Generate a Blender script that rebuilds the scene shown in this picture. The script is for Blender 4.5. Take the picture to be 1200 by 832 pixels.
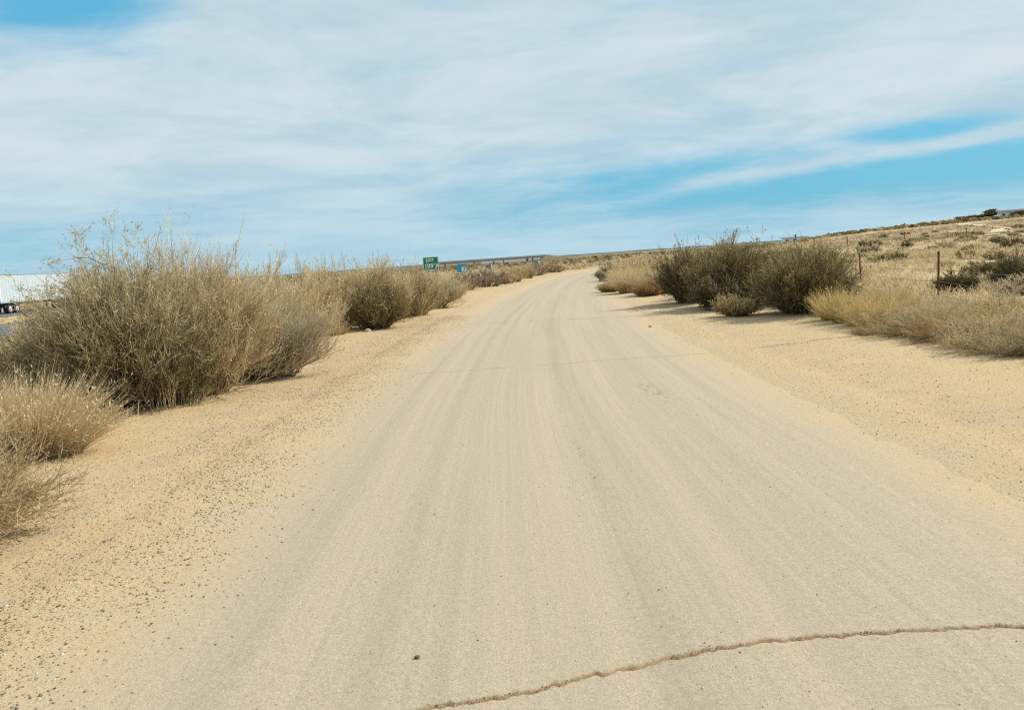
import bpy, math, random
import numpy as np
C = bpy.context.scene
for o in list(bpy.data.objects): bpy.data.objects.remove(o)
R = math.radians
# ------------------------------------------------------------------ camera
EYE = 1.65
cam_d = bpy.data.cameras.new('camera'); cam = bpy.data.objects.new('camera', cam_d)
C.collection.objects.link(cam); C.camera = cam
cam_d.sensor_width = 36; cam_d.lens = 31.5; cam_d.clip_start = 0.05; cam_d.clip_end = 20000
from mathutils import Matrix, Vector
cam.matrix_world = (Matrix.Translation((0, 0, EYE)) @ Matrix.Rotation(R(90 - 6.05), 4, 'X')
                    @ Matrix.Rotation(R(-3.9), 4, 'Z'))
# ------------------------------------------------------------------ sun and sky
SUN_AZ, SUN_EL = R(66), R(40)
sd = bpy.data.lights.new('sun', 'SUN'); sd.energy = 5.0; sd.angle = R(0.7); sd.color = (1.0, 0.93, 0.82)
sun = bpy.data.objects.new('sun', sd); C.collection.objects.link(sun)
sv = Vector((math.sin(SUN_AZ) * math.cos(SUN_EL), math.cos(SUN_AZ) * math.cos(SUN_EL), math.sin(SUN_EL)))
sun.rotation_euler = sv.to_track_quat('Z', 'Y').to_euler(); sun.location = sv * 50
C.view_settings.view_transform = 'Standard'; C.view_settings.look = 'None'
C.view_settings.exposure = 0.0; C.view_settings.gamma = 1.0
C.render.engine = 'CYCLES'
C.cycles.use_denoising = False; C.cycles.use_adaptive_sampling = False; C.cycles.pixel_filter_type = 'BLACKMAN_HARRIS'; C.cycles.filter_width = 1.15
C.cycles.max_bounces = 4; C.cycles.diffuse_bounces = 2; C.cycles.transmission_bounces = 2

world = bpy.data.worlds.new('World'); C.world = world; world.use_nodes = True
class NT:
    """small helper for writing node trees"""
    def __init__(s, tree): s.t = tree; s.n = tree.nodes; s.l = tree.links
    def put(s, v, sock):
        if hasattr(v, 'is_linked') or hasattr(v, 'links'): s.l.new(v, sock)
        elif v is not None:
            try: sock.default_value = v
            except Exception: sock.default_value = (v, v, v, 1) if not hasattr(v, '__len__') else tuple(v) + (1,)
    def m(s, op, a, b=None, c=None, clamp=False):
        n = s.n.new('ShaderNodeMath'); n.operation = op; n.use_clamp = clamp
        s.put(a, n.inputs[0])
        if b is not None: s.put(b, n.inputs[1])
        if c is not None: s.put(c, n.inputs[2])
        return n.outputs[0]
    def mix(s, f, a, b, mode='MIX'):
        n = s.n.new('ShaderNodeMix'); n.data_type = 'RGBA'; n.blend_type = mode; n.clamp_factor = True
        s.put(f, n.inputs[0]); s.put(a if hasattr(a, 'links') else tuple(a)[:3] + (1,), n.inputs[6])
        s.put(b if hasattr(b, 'links') else tuple(b)[:3] + (1,), n.inputs[7]); return n.outputs[2]
    def noise(s, vec, scale, detail=4, rough=0.5, dist=0.0, dim='3D'):
        n = s.n.new('ShaderNodeTexNoise'); n.noise_dimensions = dim
        if vec is not None: s.put(vec, n.inputs['Vector'])
        n.inputs['Scale'].default_value = scale; n.inputs['Detail'].default_value = detail
        n.inputs['Roughness'].default_value = rough; n.inputs['Distortion'].default_value = dist
        return n.outputs['Fac']
    def ss(s, v, a, b):
        n = s.n.new('ShaderNodeMapRange'); n.interpolation_type = 'SMOOTHSTEP'
        s.put(v, n.inputs[0]); n.inputs[1].default_value = a; n.inputs[2].default_value = b
        return n.outputs[0]
    def gauss(s, v, c, w):
        q = s.m('DIVIDE', s.m('SUBTRACT', v, c), w)
        return s.m('EXPONENT', s.m('MULTIPLY', s.m('MULTIPLY', q, q), -1.0))
    def ramp(s, f, stops):
        n = s.n.new('ShaderNodeValToRGB'); s.put(f, n.inputs[0]); e = n.color_ramp.elements
        while len(e) < len(stops): e.new(0.5)
        for k, (p, c) in enumerate(stops): e[k].position = p; e[k].color = tuple(c) + (1,)
        return n.outputs[0]
    def vec(s, x, y, z):
        n = s.n.new('ShaderNodeCombineXYZ'); s.put(x, n.inputs[0]); s.put(y, n.inputs[1]); s.put(z, n.inputs[2])
        return n.outputs[0]
    def sep(s, v):
        n = s.n.new('ShaderNodeSeparateXYZ'); s.put(v, n.inputs[0]); return n.outputs

w = NT(world.node_tree); w.n.clear()
tc = w.n.new('ShaderNodeTexCoord'); X, Y, Z = w.sep(tc.outputs['Generated'])
sky = w.n.new('ShaderNodeTexSky'); sky.sky_type = 'NISHITA'; sky.sun_disc = False
sky.sun_elevation = SUN_EL; sky.sun_rotation = SUN_AZ; sky.air_density = 1.2; sky.dust_density = 1.0; sky.ozone_density = 2.0
az = w.m('MULTIPLY', w.m('ARCTAN2', X, Y), 57.2958); el = w.m('MULTIPLY', w.m('ARCSINE', Z), 57.2958)
zz = w.m('ADD', w.m('MAXIMUM', Z, 0.0), 0.10)
plane = w.vec(w.m('DIVIDE', X, zz), w.m('DIVIDE', Y, zz), 0.0)
streak = w.vec(w.m('MULTIPLY', az, 0.055), w.m('ADD', w.m('MULTIPLY', el, 0.42), w.m('MULTIPLY', az, -0.022)), 3.7)
n_big = w.noise(plane, 0.75, 5, 0.55, 0.6); n_str = w.noise(streak, 1.0, 5, 0.55, 0.5); n_soft = w.noise(plane, 0.9, 6, 0.62, 0.4); n_fine = w.noise(w.vec(w.m('DIVIDE', X, zz), w.m('DIVIDE', Y, zz), 5.0), 3.2, 6, 0.65, 0.8)
# how much cloud lies in each direction: a broken band of clear sky low down, a solid thin sheet above
band = w.m('MAXIMUM', w.m('MULTIPLY', w.gauss(el, 3.6, 2.0), w.ss(az, -12.0, 16.0)), w.m('MULTIPLY', w.gauss(el, 5.6, 1.0), w.gauss(az, 25.0, 6.0)))
wisp = w.m('MULTIPLY', w.gauss(w.m('SUBTRACT', el, w.m('MULTIPLY', w.m('SUBTRACT', az, 14.0), 0.07)), 4.0, 0.55), w.ss(az, 8.0, 15.0))
wisp2 = w.m('MULTIPLY', w.gauss(w.m('SUBTRACT', el, w.m('MULTIPLY', az, 0.06)), 2.6, 0.5), w.gauss(az, 8.0, 5.0))
hole = w.m('MULTIPLY', w.gauss(el, 15.8, 2.3), w.gauss(az, -25.5, 6.0))
lowl = w.m('MULTIPLY', w.gauss(el, 2.2, 2.2), w.gauss(az, -30.0, 14.0))
cov = w.m('ADD', 1.06, w.m('MULTIPLY', w.m('SUBTRACT', n_big, 0.5), 1.0))
cov = w.m('ADD', cov, w.m('MULTIPLY', w.m('SUBTRACT', n_str, 0.5), 0.9))
cov = w.m('ADD', cov, w.m('MULTIPLY', w.m('SUBTRACT', n_fine, 0.5), 0.7))
cov = w.m('SUBTRACT', cov, w.m('MULTIPLY', band, 1.12))
cov = w.m('ADD', cov, w.m('MULTIPLY', w.m('MULTIPLY', wisp, w.ss(n_str, 0.2, 0.55)), 0.75))
cov = w.m('ADD', cov, w.m('MULTIPLY', wisp2, 0.35))
cov = w.m('SUBTRACT', cov, w.m('MULTIPLY', hole, 1.05))
cov = w.m('SUBTRACT', cov, w.m('MULTIPLY', lowl, 0.35))
cov = w.m('MULTIPLY', w.ss(cov, 0.0, 1.1), 0.97)
clearsky = w.mix(1.0, sky.outputs[0], (0.055, 0.086, 0.088), 'MULTIPLY')
clearsky = w.mix(0.75, clearsky, (0.13, 0.525, 0.82))
cloudcol = w.mix(w.ss(n_soft, 0.32, 0.66), (0.475, 0.635, 0.72), (0.675, 0.77, 0.81))
cloudcol = w.mix(w.m('MULTIPLY', w.m('SUBTRACT', 1.0, w.ss(el, 0.0, 9.0)), 0.6), cloudcol, (0.40, 0.66, 0.80))
skycol = w.mix(cov, clearsky, cloudcol)
bg = w.n.new('ShaderNodeBackground'); w.l.new(skycol, bg.inputs[0]); bg.inputs[1].default_value = 1.0
wo = w.n.new('ShaderNodeOutputWorld'); w.l.new(bg.outputs[0], wo.inputs[0])

# ------------------------------------------------------------------ helpers
def tag(o, label=None, cat=None, group=None, kind=None):
    if label: o['label'] = label
    if cat: o['category'] = cat
    if group: o['group'] = group
    if kind: o['kind'] = kind
    return o
def link(name, me, mat=None, parent=None, loc=(0, 0, 0), rz=0, sc=1):
    o = bpy.data.objects.new(name, me); C.collection.objects.link(o)
    if mat is not None and me is not None and not me.materials: me.materials.append(mat)
    if parent: o.parent = parent
    o.location = loc; o.rotation_euler[2] = rz
    o.scale = (sc, sc, sc) if not hasattr(sc, '__len__') else sc
    return o
def empty(name, loc, rz=0, **k): return tag(link(name, None, loc=loc, rz=rz), **k)
def copy_tree(o, parent=None):
    c = o.copy(); C.collection.objects.link(c)
    if parent: c.parent = parent
    for ch in [x for x in kids.get(o.name, [])]: copy_tree(ch, c)
    return c
kids = {}
def child(parent, name, me, mat, **k):
    o = link(name, me, mat, parent, **k); kids.setdefault(parent.name, []).append(o); return o
def mesh(name, V, faces, tint=None, uv=None, smooth=False, attrs=None):
    """V (n,3); faces: list of int arrays (each m x 3 or m x 4)"""
    me = bpy.data.meshes.new(name); V = np.asarray(V, np.float32)
    me.vertices.add(len(V)); me.vertices.foreach_set('co', V.ravel())
    loops = np.concatenate([np.asarray(f, np.int32).ravel() for f in faces])
    tot = np.concatenate([np.full(len(f), np.asarray(f).shape[1], np.int32) for f in faces])
    start = np.concatenate([[0], np.cumsum(tot)[:-1]]).astype(np.int32)
    me.loops.add(len(loops)); me.loops.foreach_set('vertex_index', loops)
    me.polygons.add(len(tot)); me.polygons.foreach_set('loop_start', start)
    try: me.polygons.foreach_set('loop_total', tot)
    except Exception: pass
    me.update(calc_edges=True)
    for nm, arr in ([('tint', tint)] if tint is not None else []) + list((attrs or {}).items()):
        a = me.attributes.new(nm, 'FLOAT', 'POINT'); a.data.foreach_set('value', np.asarray(arr, np.float32))
    if smooth: me.polygons.foreach_set('use_smooth', np.ones(len(tot), bool))
    me.validate(); return me
def nrm(v): return v / (np.linalg.norm(v, axis=-1, keepdims=True) + 1e-9)

class Geo:
    """collects ribbons, tubes and leaves as one mesh"""
    def __init__(s): s.V = []; s.F4 = []; s.T = []; s.n = 0
    def add(s, V, F, T):
        s.V.append(V); s.F4.append(F + s.n); s.T.append(T); s.n += len(V)
    def ribbons(s, P, w0, w1, tint, rng):
        N, K, _ = P.shape
        tan = nrm(P[:, -1] - P[:, 0]); side = nrm(np.cross(tan, rng.normal(size=(N, 3))))
        t = np.linspace(0, 1, K)[None, :, None]
        W = (np.broadcast_to(np.asarray(w0), (N,))[:, None, None] * (1 - t) + np.broadcast_to(np.asarray(w1), (N,))[:, None, None] * t) * 0.5
        A = P - side[:, None] * W; B = P + side[:, None] * W
        V = np.stack([A, B], 2).reshape(-1, 3)
        base = (np.arange(N) * K * 2)[:, None] + (np.arange(K - 1) * 2)[None]
        F = np.stack([base, base + 1, base + 3, base + 2], -1).reshape(-1, 4)
        s.add(V, F, np.repeat(tint, K * 2))
    def tubes(s, P, w0, w1, tint, rng):
        N, K, _ = P.shape
        tan = nrm(P[:, -1] - P[:, 0]); a = nrm(np.cross(tan, rng.normal(size=(N, 3)))); b = np.cross(tan, a)
        t = np.linspace(0, 1, K)[None, :, None]
        W = (np.broadcast_to(np.asarray(w0), (N,))[:, None, None] * (1 - t) + np.broadcast_to(np.asarray(w1), (N,))[:, None, None] * t) * 0.5
        ring = [P + W * (a * math.cos(q) + b * math.sin(q))[:, None] for q in (0, 2.094, 4.189)]
        V = np.stack(ring, 2).reshape(-1, 3); base = (np.arange(N) * K * 3)[:, None] + (np.arange(K - 1) * 3)[None]
        F = np.concatenate([np.stack([base + i, base + (i + 1) % 3, base + 3 + (i + 1) % 3, base + 3 + i], -1).reshape(-1, 4) for i in range(3)])
        s.add(V, F, np.repeat(tint, K * 3))
    def leaves(s, P, D, L, Wd, tint, rng):
        N = len(P); side = nrm(np.cross(D, rng.normal(size=(N, 3))))
        L = np.asarray(L)[:, None]; Wd = np.asarray(Wd)[:, None]
        V = np.stack([P, P + D * L * .45 + side * Wd, P + D * L, P + D * L * .45 - side * Wd], 1).reshape(-1, 3)
        F = np.arange(N * 4).reshape(-1, 4); s.add(V, F, np.repeat(tint, 4))
    def build(s, name):
        return mesh(name, np.concatenate(s.V), [np.concatenate(s.F4)], tint=np.concatenate(s.T))

class Box:
    """boxes and cylinders for man-made things"""
    def __init__(s): s.V = []; s.F = []
    def box(s, c, d, rot=None):
        n = len(s.V); x, y, z = [q / 2 for q in d]
        pts = [Vector((i * x, j * y, k * z)) for k in (-1, 1) for j in (-1, 1) for i in (-1, 1)]
        for p in pts:
            if rot: p = rot @ p
            s.V.append(tuple(p + Vector(c)))
        for f in ((0, 2, 3, 1), (4, 5, 7, 6), (0, 1, 5, 4), (2, 6, 7, 3), (0, 4, 6, 2), (1, 3, 7, 5)): s.F.append([n + q for q in f])
        return s
    def cyl(s, c, r, h, axis='Z', seg=20, r2=None):
        n = len(s.V); r2 = r if r2 is None else r2
        for k, rr in ((-.5, r), (.5, r2)):
            for i in range(seg):
                a = 2 * math.pi * i / seg; u, v = rr * math.cos(a), rr * math.sin(a)
                p = {'Z': (u, v, k * h), 'X': (k * h, u, v), 'Y': (v, k * h, u)}[axis]
                s.V.append(tuple(Vector(p) + Vector(c)))
        for i in range(seg): j = (i + 1) % seg; s.F.append([n + i, n + j, n + seg + j, n + seg + i])
        s.F.append([n + i for i in range(seg)][::-1]); s.F.append([n + seg + i for i in range(seg)]); return s
    def poly(s, pts, d, axis='Y'):
        """outline pts extruded by vector d"""
        n = len(s.V); k = len(pts)
        for p in pts: s.V.append(tuple(p))
        for p in pts: s.V.append(tuple(Vector(p) + Vector(d)))
        s.F.append([n + i for i in range(k)][::-1]); s.F.append([n + k + i for i in range(k)])
        for i in range(k): j = (i + 1) % k; s.F.append([n + i, n + j, n + k + j, n + k + i])
        return s
    def build(s, name, bevel=0):
        me = bpy.data.meshes.new(name); me.from_pydata(s.V, [], s.F); me.update()
        import bmesh
        bm = bmesh.new(); bm.from_mesh(me); bmesh.ops.recalc_face_normals(bm, faces=bm.faces)
        if bevel: bmesh.ops.bevel(bm, geom=[e for e in bm.edges if e.calc_face_angle(0) > .6], offset=bevel, segments=2, affect='EDGES')
        bm.to_mesh(me); bm.free(); return me

# value noise (numpy)
def vnoise(x, y, seed=0):
    x = np.asarray(x, float); y = np.asarray(y, float)
    xi = np.floor(x).astype(np.int64); yi = np.floor(y).astype(np.int64); fx = x - xi; fy = y - yi
    def h(a, b):
        n = (a * 374761393 + b * 668265263 + seed * 1274126177) & 0xffffffff
        n = ((n ^ (n >> 13)) * 1274126177) & 0xffffffff; return ((n ^ (n >> 16)) & 0xffff) / 65535.0
    sx = fx * fx * (3 - 2 * fx); sy = fy * fy * (3 - 2 * fy)
    return (h(xi, yi) * (1 - sx) + h(xi + 1, yi) * sx) * (1 - sy) + (h(xi, yi + 1) * (1 - sx) + h(xi + 1, yi + 1) * sx) * sy
def fbm(x, y, seed=0, o=4):
    r = 0; a = .5
    for k in range(o): r = r + a * vnoise(x * 2 ** k, y * 2 ** k, seed + k); a *= .5
    return r
def sstep(v, a, b): t = np.clip((v - a) / (b - a), 0, 1); return t * t * (3 - 2 * t)

# ------------------------------------------------------------------ road and terrain shape
RY = [-400, -40, 0, 10, 16, 25, 30, 43, 56, 66, 80, 100, 125, 160, 230, 400, 700]
RX = [0.3, .35, .42, .45, .58, 1.0, 1.35, 2.45, 3.95, 5.3, 7.5, 12.0, 21.0, 36, 62, 118, 215]
_yy = np.linspace(-400, 700, 2201); _xx = np.interp(_yy, RY, RX); _k = np.ones(17) / 17
_xs = np.convolve(np.pad(_xx, 8, 'edge'), _k, 'valid')
def xc(y): return np.interp(y, _yy, _xs)
HW = 2.55
def H(x, y):
    x = np.asarray(x, float); y = np.asarray(y, float); d = x - xc(y); a = np.abs(d)
    edge = HW + .25 * (fbm(x * .9, y * .5, 11) - .5) + .18 * (fbm(x * 6, y * 4, 12, 3) - .5)
    z = -0.075 + .045 * sstep(a, edge - 1.1, edge - .45) + (0.037 + .014 * fbm(x * 2.2, y * 1.6, 3)) * sstep(a, edge - .55, edge + .65)
    z = z + .10 * sstep(a, HW + .5, HW + 3.5) * fbm(x * .35, y * .3, 4) * 1.1
    z = z + .012 * (fbm(x * 3.5, y * 3.5, 5) - .5) * sstep(a, HW, HW + .5)
    # old wheel grooves along the gravel shoulder
    z = z - .012 * np.exp(-((a - 3.35) / .16) ** 2)
    far = sstep(a, 7, 30)
    z = z + far * (fbm(x * .035, y * .035, 6) - .5) * 1.3 + sstep(a, 6, 14) * (fbm(x * .22, y * .22, 7) - .5) * .35
    z = z - .42 * sstep(-d, 7, 16)
    z = z + 3.3 * np.exp(-((x - 128) / 75) ** 2 - ((y - 235) / 85) ** 2) * sstep(d, 3, 25)
    rr = np.sqrt(x * x + y * y)
    z = z + far * sstep(rr, 60, 260) * (fbm(x * .016, y * .016, 8) - .45) * 1.2
    # the roads on the left are graded flat
    s_ = x + .2 * np.minimum(y, 110) + np.maximum(y - 110, 0) * .02
    g = sstep(s_, -50, -46) * (1 - sstep(s_, -13.5, -10)) * (1 - sstep(y, 160, 220))
    z = z * (1 - g) + (-.45) * g
    return z
def Hf(x, y): return float(H(np.array([x]), np.array([y]))[0])

def grid(name, xs, ys, zf=H):
    Xg, Yg = np.meshgrid(xs, ys); Zg = zf(Xg, Yg); nx, ny = len(xs), len(ys)
    V = np.stack([Xg, Yg, Zg], -1).reshape(-1, 3)
    i = (np.arange(ny - 1)[:, None] * nx + np.arange(nx - 1)[None]).ravel()
    return V, np.stack([i, i + 1, i + nx + 1, i + nx], -1)
def grow(a, b, s0, k):
    out = [a]; s = s0
    while out[-1] < b: out.append(out[-1] + s); s *= k
    return out
xs = np.array([-v for v in grow(9, 6000, .12, 1.045)][::-1] + list(np.arange(-8.9, 9, .1)) + grow(9, 6000, .12, 1.045))
ys = np.array([-v for v in grow(2, 900, .3, 1.2)][::-1] + list(np.arange(-1.7, 26, .1)) + grow(26, 9000, .12, 1.03))
V, F = grid('ground', xs, ys)
dd = np.abs(V[:, 0] - xc(V[:, 1]))
nr = np.interp(V[:, 1], [20, 60, 110], [1, .72, .6]); zone = sstep(dd + 1.6 * (fbm(V[:, 0] * .5, V[:, 1] * .5, 21) - .5), 4.2 * nr, 8.5 * nr)
ground_me = mesh('ground', V, [F], smooth=True, attrs={'zone': zone, 'lat': dd})

# ------------------------------------------------------------------ materials
def new_mat(name):
    m = bpy.data.materials.new(name); m.use_nodes = True; t = NT(m.node_tree); t.n.clear()
    out = t.n.new('ShaderNodeOutputMaterial'); p = t.n.new('ShaderNodeBsdfPrincipled'); t.l.new(p.outputs[0], out.inputs[0])
    p.inputs['Roughness'].default_value = .9; p.inputs['Specular IOR Level'].default_value = .15
    return m, t, p, out
def attr(t, name):
    a = t.n.new('ShaderNodeAttribute'); a.attribute_name = name; return a
def bump(t, p, hgt, dist, strength=1.0):
    b = t.n.new('ShaderNodeBump'); b.inputs['Distance'].default_value = dist; b.inputs['Strength'].default_value = strength
    t.l.new(hgt, b.inputs['Height']); t.l.new(b.outputs[0], p.inputs['Normal'])

SAND = (0.50, 0.358, 0.188); SAND2 = (0.565, 0.43, 0.255)
def mat_ground():
    m, t, p, _ = new_mat('sandy_ground')
    g = t.n.new('ShaderNodeNewGeometry'); P = g.outputs['Position']
    zone = attr(t, 'zone').outputs['Fac']; lat = attr(t, 'lat').outputs['Fac']
    c = t.mix(t.noise(P, 1.1, 5, .6), SAND, SAND2)
    nb = t.m('MULTIPLY', t.m('SUBTRACT', t.noise(P, 1.3, 5, .65), .5), 1.5)
    c = t.mix(t.ss(t.m('ADD', lat, nb), 1.9, 3.4), (.48, .395, .275), c)
    grit = t.m('MULTIPLY', t.gauss(lat, 3.7, .6), t.ss(t.noise(P, 1.6, 4, .6), .35, .65))
    c = t.mix(t.m('MULTIPLY', grit, .65), c, (0.45, 0.345, 0.22))
    v = t.n.new('ShaderNodeTexVoronoi'); t.l.new(P, v.inputs['Vector']); v.inputs['Scale'].default_value = 62
    sp = t.sep(v.outputs['Color'])
    dots = t.m('MULTIPLY', t.m('LESS_THAN', v.outputs['Distance'], .34), t.m('GREATER_THAN', sp[0], .62))
    dens = t.m('ADD', .5, t.m('MULTIPLY', t.gauss(lat, 3.3, 1.0), .6))
    dotcol = t.ramp(sp[1], [(0, (.10, .075, .05)), (.45, (.22, .165, .11)), (.7, (.38, .31, .22)), (1, (.62, .55, .42))])
    c = t.mix(t.m('MULTIPLY', dots, dens), c, dotcol)
    # open field: dry grass thatch, bare soil and brown litter
    nf = t.noise(P, .22, 6, .62, .3); nf2 = t.noise(P, .9, 5, .65); nf3 = t.noise(P, 7, 4, .7)
    f = t.mix(t.ss(nf, .42, .6), (.40, .30, .15), (.49, .37, .19))
    f = t.mix(t.m('MULTIPLY', t.ss(nf2, .52, .66), .75), f, (.22, .165, .085))
    f = t.mix(t.m('MULTIPLY', t.ss(nf3, .45, .7), .5), f, (.52, .40, .22))
    sx, sy, sz = t.sep(P)
    hill = t.m('MULTIPLY', t.ss(sy, 75, 150), .75)
    f = t.mix(hill, f, t.mix(t.ss(t.noise(P, .13, 6, .7), .4, .62), (.30, .205, .12), (.40, .29, .165)))
    bare = t.ss(t.noise(P, .075, 6, .7, .5), .58, .64)
    f = t.mix(t.m('MULTIPLY', bare, .8), f, (.58, .46, .29))
    c = t.mix(zone, c, f); t.l.new(c, p.inputs['Base Color'])
    h = t.m('ADD', t.m('MULTIPLY', t.noise(P, 28, 6, .7), 1.0), t.m('MULTIPLY', dots, .35))
    bump(t, p, h, .018, .9); return m
def mat_road():
    m, t, p, _ = new_mat('dusty_road')
    u, v_, q = t.sep(attr(t, 'roaduv').outputs['Vector'])
    g = t.n.new('ShaderNodeNewGeometry'); P = g.outputs['Position']
    wob = t.m('MULTIPLY', t.m('SUBTRACT', t.noise(t.vec(0.0, v_, 4.0), .07, 1), .5), .35)
    uu = t.m('ADD', u, wob)
    def st(scale, ys, seed): return t.noise(t.vec(t.m('MULTIPLY', uu, scale), t.m('MULTIPLY', v_, ys), seed), 1.0, 4, .6, .25)
    c = t.mix(t.ss(st(4.2, .06, 1.3), .38, .62), (.462, .386, .280), (.420, .355, .260))
    c = t.mix(t.m('MULTIPLY', t.ss(st(7.5, .10, 8.1), .48, .68), .26), c, (.40, .345, .24))
    c = t.mix(t.m('MULTIPLY', t.ss(st(16, .12, 15.1), .5, .7), .32), c, (.51, .43, .32))
    c = t.mix(t.m('MULTIPLY', t.ss(st(24, .10, 21.1), .52, .68), .30), c, (.37, .315, .23))
    # worn wheel tracks where the grey road shows through the dust
    for cc, ww, a in ((.12, .13, .52), (.36, .06, .3), (-1.12, .10, .36), (-.80, .06, .3), (-1.75, .06, .24), (1.35, .18, .18)):
        tr = t.m('MULTIPLY', t.gauss(uu, cc, ww), t.m('MULTIPLY', t.ss(st(3.0, .22, 3.3 + cc), .25, .6), a))
        c = t.mix(tr, c, (.315, .29, .21))
    c = t.mix(t.m('MULTIPLY', t.ss(t.noise(P, .55, 5, .6), .5, .75), .3), c, (.43, .38, .275))
    c = t.mix(t.m('MULTIPLY', t.ss(t.noise(P, 1.7, 5, .6), .5, .75), .22), c, (.50, .405, .28))
    nb = t.m('MULTIPLY', t.m('SUBTRACT', t.noise(P, 1.3, 5, .65), .5), 1.5)
    c = t.mix(t.ss(t.m('ABSOLUTE', u), 1.7, 2.5), c, (.48, .395, .275))
    e = t.ss(t.m('ADD', t.m('ABSOLUTE', u), nb), 1.9, 3.4)
    c = t.mix(e, c, t.mix(t.noise(P, 1.1, 5, .6), SAND, SAND2))
    v = t.n.new('ShaderNodeTexVoronoi'); t.l.new(P, v.inputs['Vector']); v.inputs['Scale'].default_value = 95
    sp = t.sep(v.outputs['Color'])
    dots = t.m('MULTIPLY', t.m('LESS_THAN', v.outputs['Distance'], .33), t.m('GREATER_THAN', sp[0], .70))
    dotcol = t.ramp(sp[1], [(0, (.16, .13, .09)), (.5, (.30, .245, .165)), (1, (.66, .58, .44))])
    c = t.mix(t.m('MULTIPLY', dots, .55), c, dotcol)
    gr = t.noise(P, 130, 3, .75)
    c = t.mix(.9, c, t.mix(t.ss(gr, .3, .7), (.40, .40, .41), (.59, .575, .55)), 'OVERLAY')
    gr2 = t.noise(P, 34, 4, .8); c = t.mix(.7, c, t.mix(t.ss(gr2, .3, .7), (.42, .42, .43), (.575, .565, .55)), 'OVERLAY')
    cr = attr(t, 'crack').outputs['Fac']
    c = t.mix(t.ss(cr, .15, .8), c, t.mix(t.noise(P, 60, 3, .7), (.26, .165, .085), (.46, .32, .175)))
    c = t.mix(t.m('MULTIPLY', t.ss(cr, .8, .97), t.ss(t.noise(P, 9, 4, .7), .42, .58)), c, (.07, .045, .025))
    t.l.new(c, p.inputs['Base Color'])
    h = t.m('ADD', t.noise(P, 70, 5, .75), t.m('MULTIPLY', st(16, .1, 2.2), .5))
    bump(t, p, h, .007, .8); return m
def mat_plant(name, stops, trans=.25, rough=.85):
    m, t, p, out = new_mat(name)
    c = t.ramp(attr(t, 'tint').outputs['Fac'], stops)
    g = t.n.new('ShaderNodeObjectInfo')
    hs = t.n.new('ShaderNodeHueSaturation'); t.l.new(c, hs.inputs['Color'])
    t.l.new(t.m('ADD', .86, t.m('MULTIPLY', g.outputs['Random'], .28)), hs.inputs['Value'])
    t.l.new(hs.outputs[0], p.inputs['Base Color']); p.inputs['Roughness'].default_value = rough
    if trans:
        tr = t.n.new('ShaderNodeBsdfTranslucent'); t.l.new(hs.outputs[0], tr.inputs[0])
        mx = t.n.new('ShaderNodeMixShader'); mx.inputs[0].default_value = trans
        t.l.new(p.outputs[0], mx.inputs[1]); t.l.new(tr.outputs[0], mx.inputs[2]); t.l.new(mx.outputs[0], out.inputs[0])
    return m
def mat_flat(name, col, rough=.6, metal=0, var=.12, scale=3, spec=.4):
    m, t, p, _ = new_mat(name); g = t.n.new('ShaderNodeTexCoord')
    n = t.noise(g.outputs['Object'], scale, 5, .65)
    t.l.new(t.mix(n, [q * (1 - var) for q in col], [min(1, q * (1 + var)) for q in col]), p.inputs['Base Color'])
    p.inputs['Roughness'].default_value = rough; p.inputs['Metallic'].default_value = metal; p.inputs['Specular IOR Level'].default_value = spec
    return m
def mat_tint(name, stops, rough=.85):
    m, t, p, _ = new_mat(name); g = t.n.new('ShaderNodeNewGeometry')
    c = t.ramp(attr(t, 'tint').outputs['Fac'], stops)
    t.l.new(t.mix(t.m('MULTIPLY', t.noise(g.outputs['Position'], 150, 3, .7), .4), c, (.2, .16, .11)), p.inputs['Base Color']); p.inputs['Roughness'].default_value = rough
    return m
M = {
 'ground': mat_ground(), 'road': mat_road(),
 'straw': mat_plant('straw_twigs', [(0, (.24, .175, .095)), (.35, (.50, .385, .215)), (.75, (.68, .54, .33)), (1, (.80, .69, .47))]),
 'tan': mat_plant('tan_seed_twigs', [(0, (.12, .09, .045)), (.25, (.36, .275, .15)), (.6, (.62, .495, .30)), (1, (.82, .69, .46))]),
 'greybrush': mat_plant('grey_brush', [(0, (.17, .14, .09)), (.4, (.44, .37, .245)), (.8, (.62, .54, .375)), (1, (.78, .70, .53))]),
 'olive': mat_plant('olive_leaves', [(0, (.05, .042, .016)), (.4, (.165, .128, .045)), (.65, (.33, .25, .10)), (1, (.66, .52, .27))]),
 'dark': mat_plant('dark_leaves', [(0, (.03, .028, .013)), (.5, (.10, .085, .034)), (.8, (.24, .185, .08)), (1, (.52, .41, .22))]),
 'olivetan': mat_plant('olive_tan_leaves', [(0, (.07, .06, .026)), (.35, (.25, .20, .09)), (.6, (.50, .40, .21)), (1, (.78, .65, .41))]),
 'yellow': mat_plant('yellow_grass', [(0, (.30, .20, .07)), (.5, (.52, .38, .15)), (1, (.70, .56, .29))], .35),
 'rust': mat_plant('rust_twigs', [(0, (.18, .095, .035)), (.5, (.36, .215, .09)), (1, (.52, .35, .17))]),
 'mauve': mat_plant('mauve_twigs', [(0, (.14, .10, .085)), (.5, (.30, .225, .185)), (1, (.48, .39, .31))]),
 'bark': mat_plant('grey_bark', [(0, (.10, .08, .055)), (.6, (.24, .195, .14)), (1, (.40, .34, .26))], 0),
 'pebble': mat_tint('pebbles', [(0, (.10, .07, .045)), (.35, (.26, .185, .125)), (.65, (.39, .29, .19)), (.9, (.44, .35, .24)), (1, (.74, .67, .54))]),
}
ground = tag(link('ground', ground_me, M['ground']), kind='structure')

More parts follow.
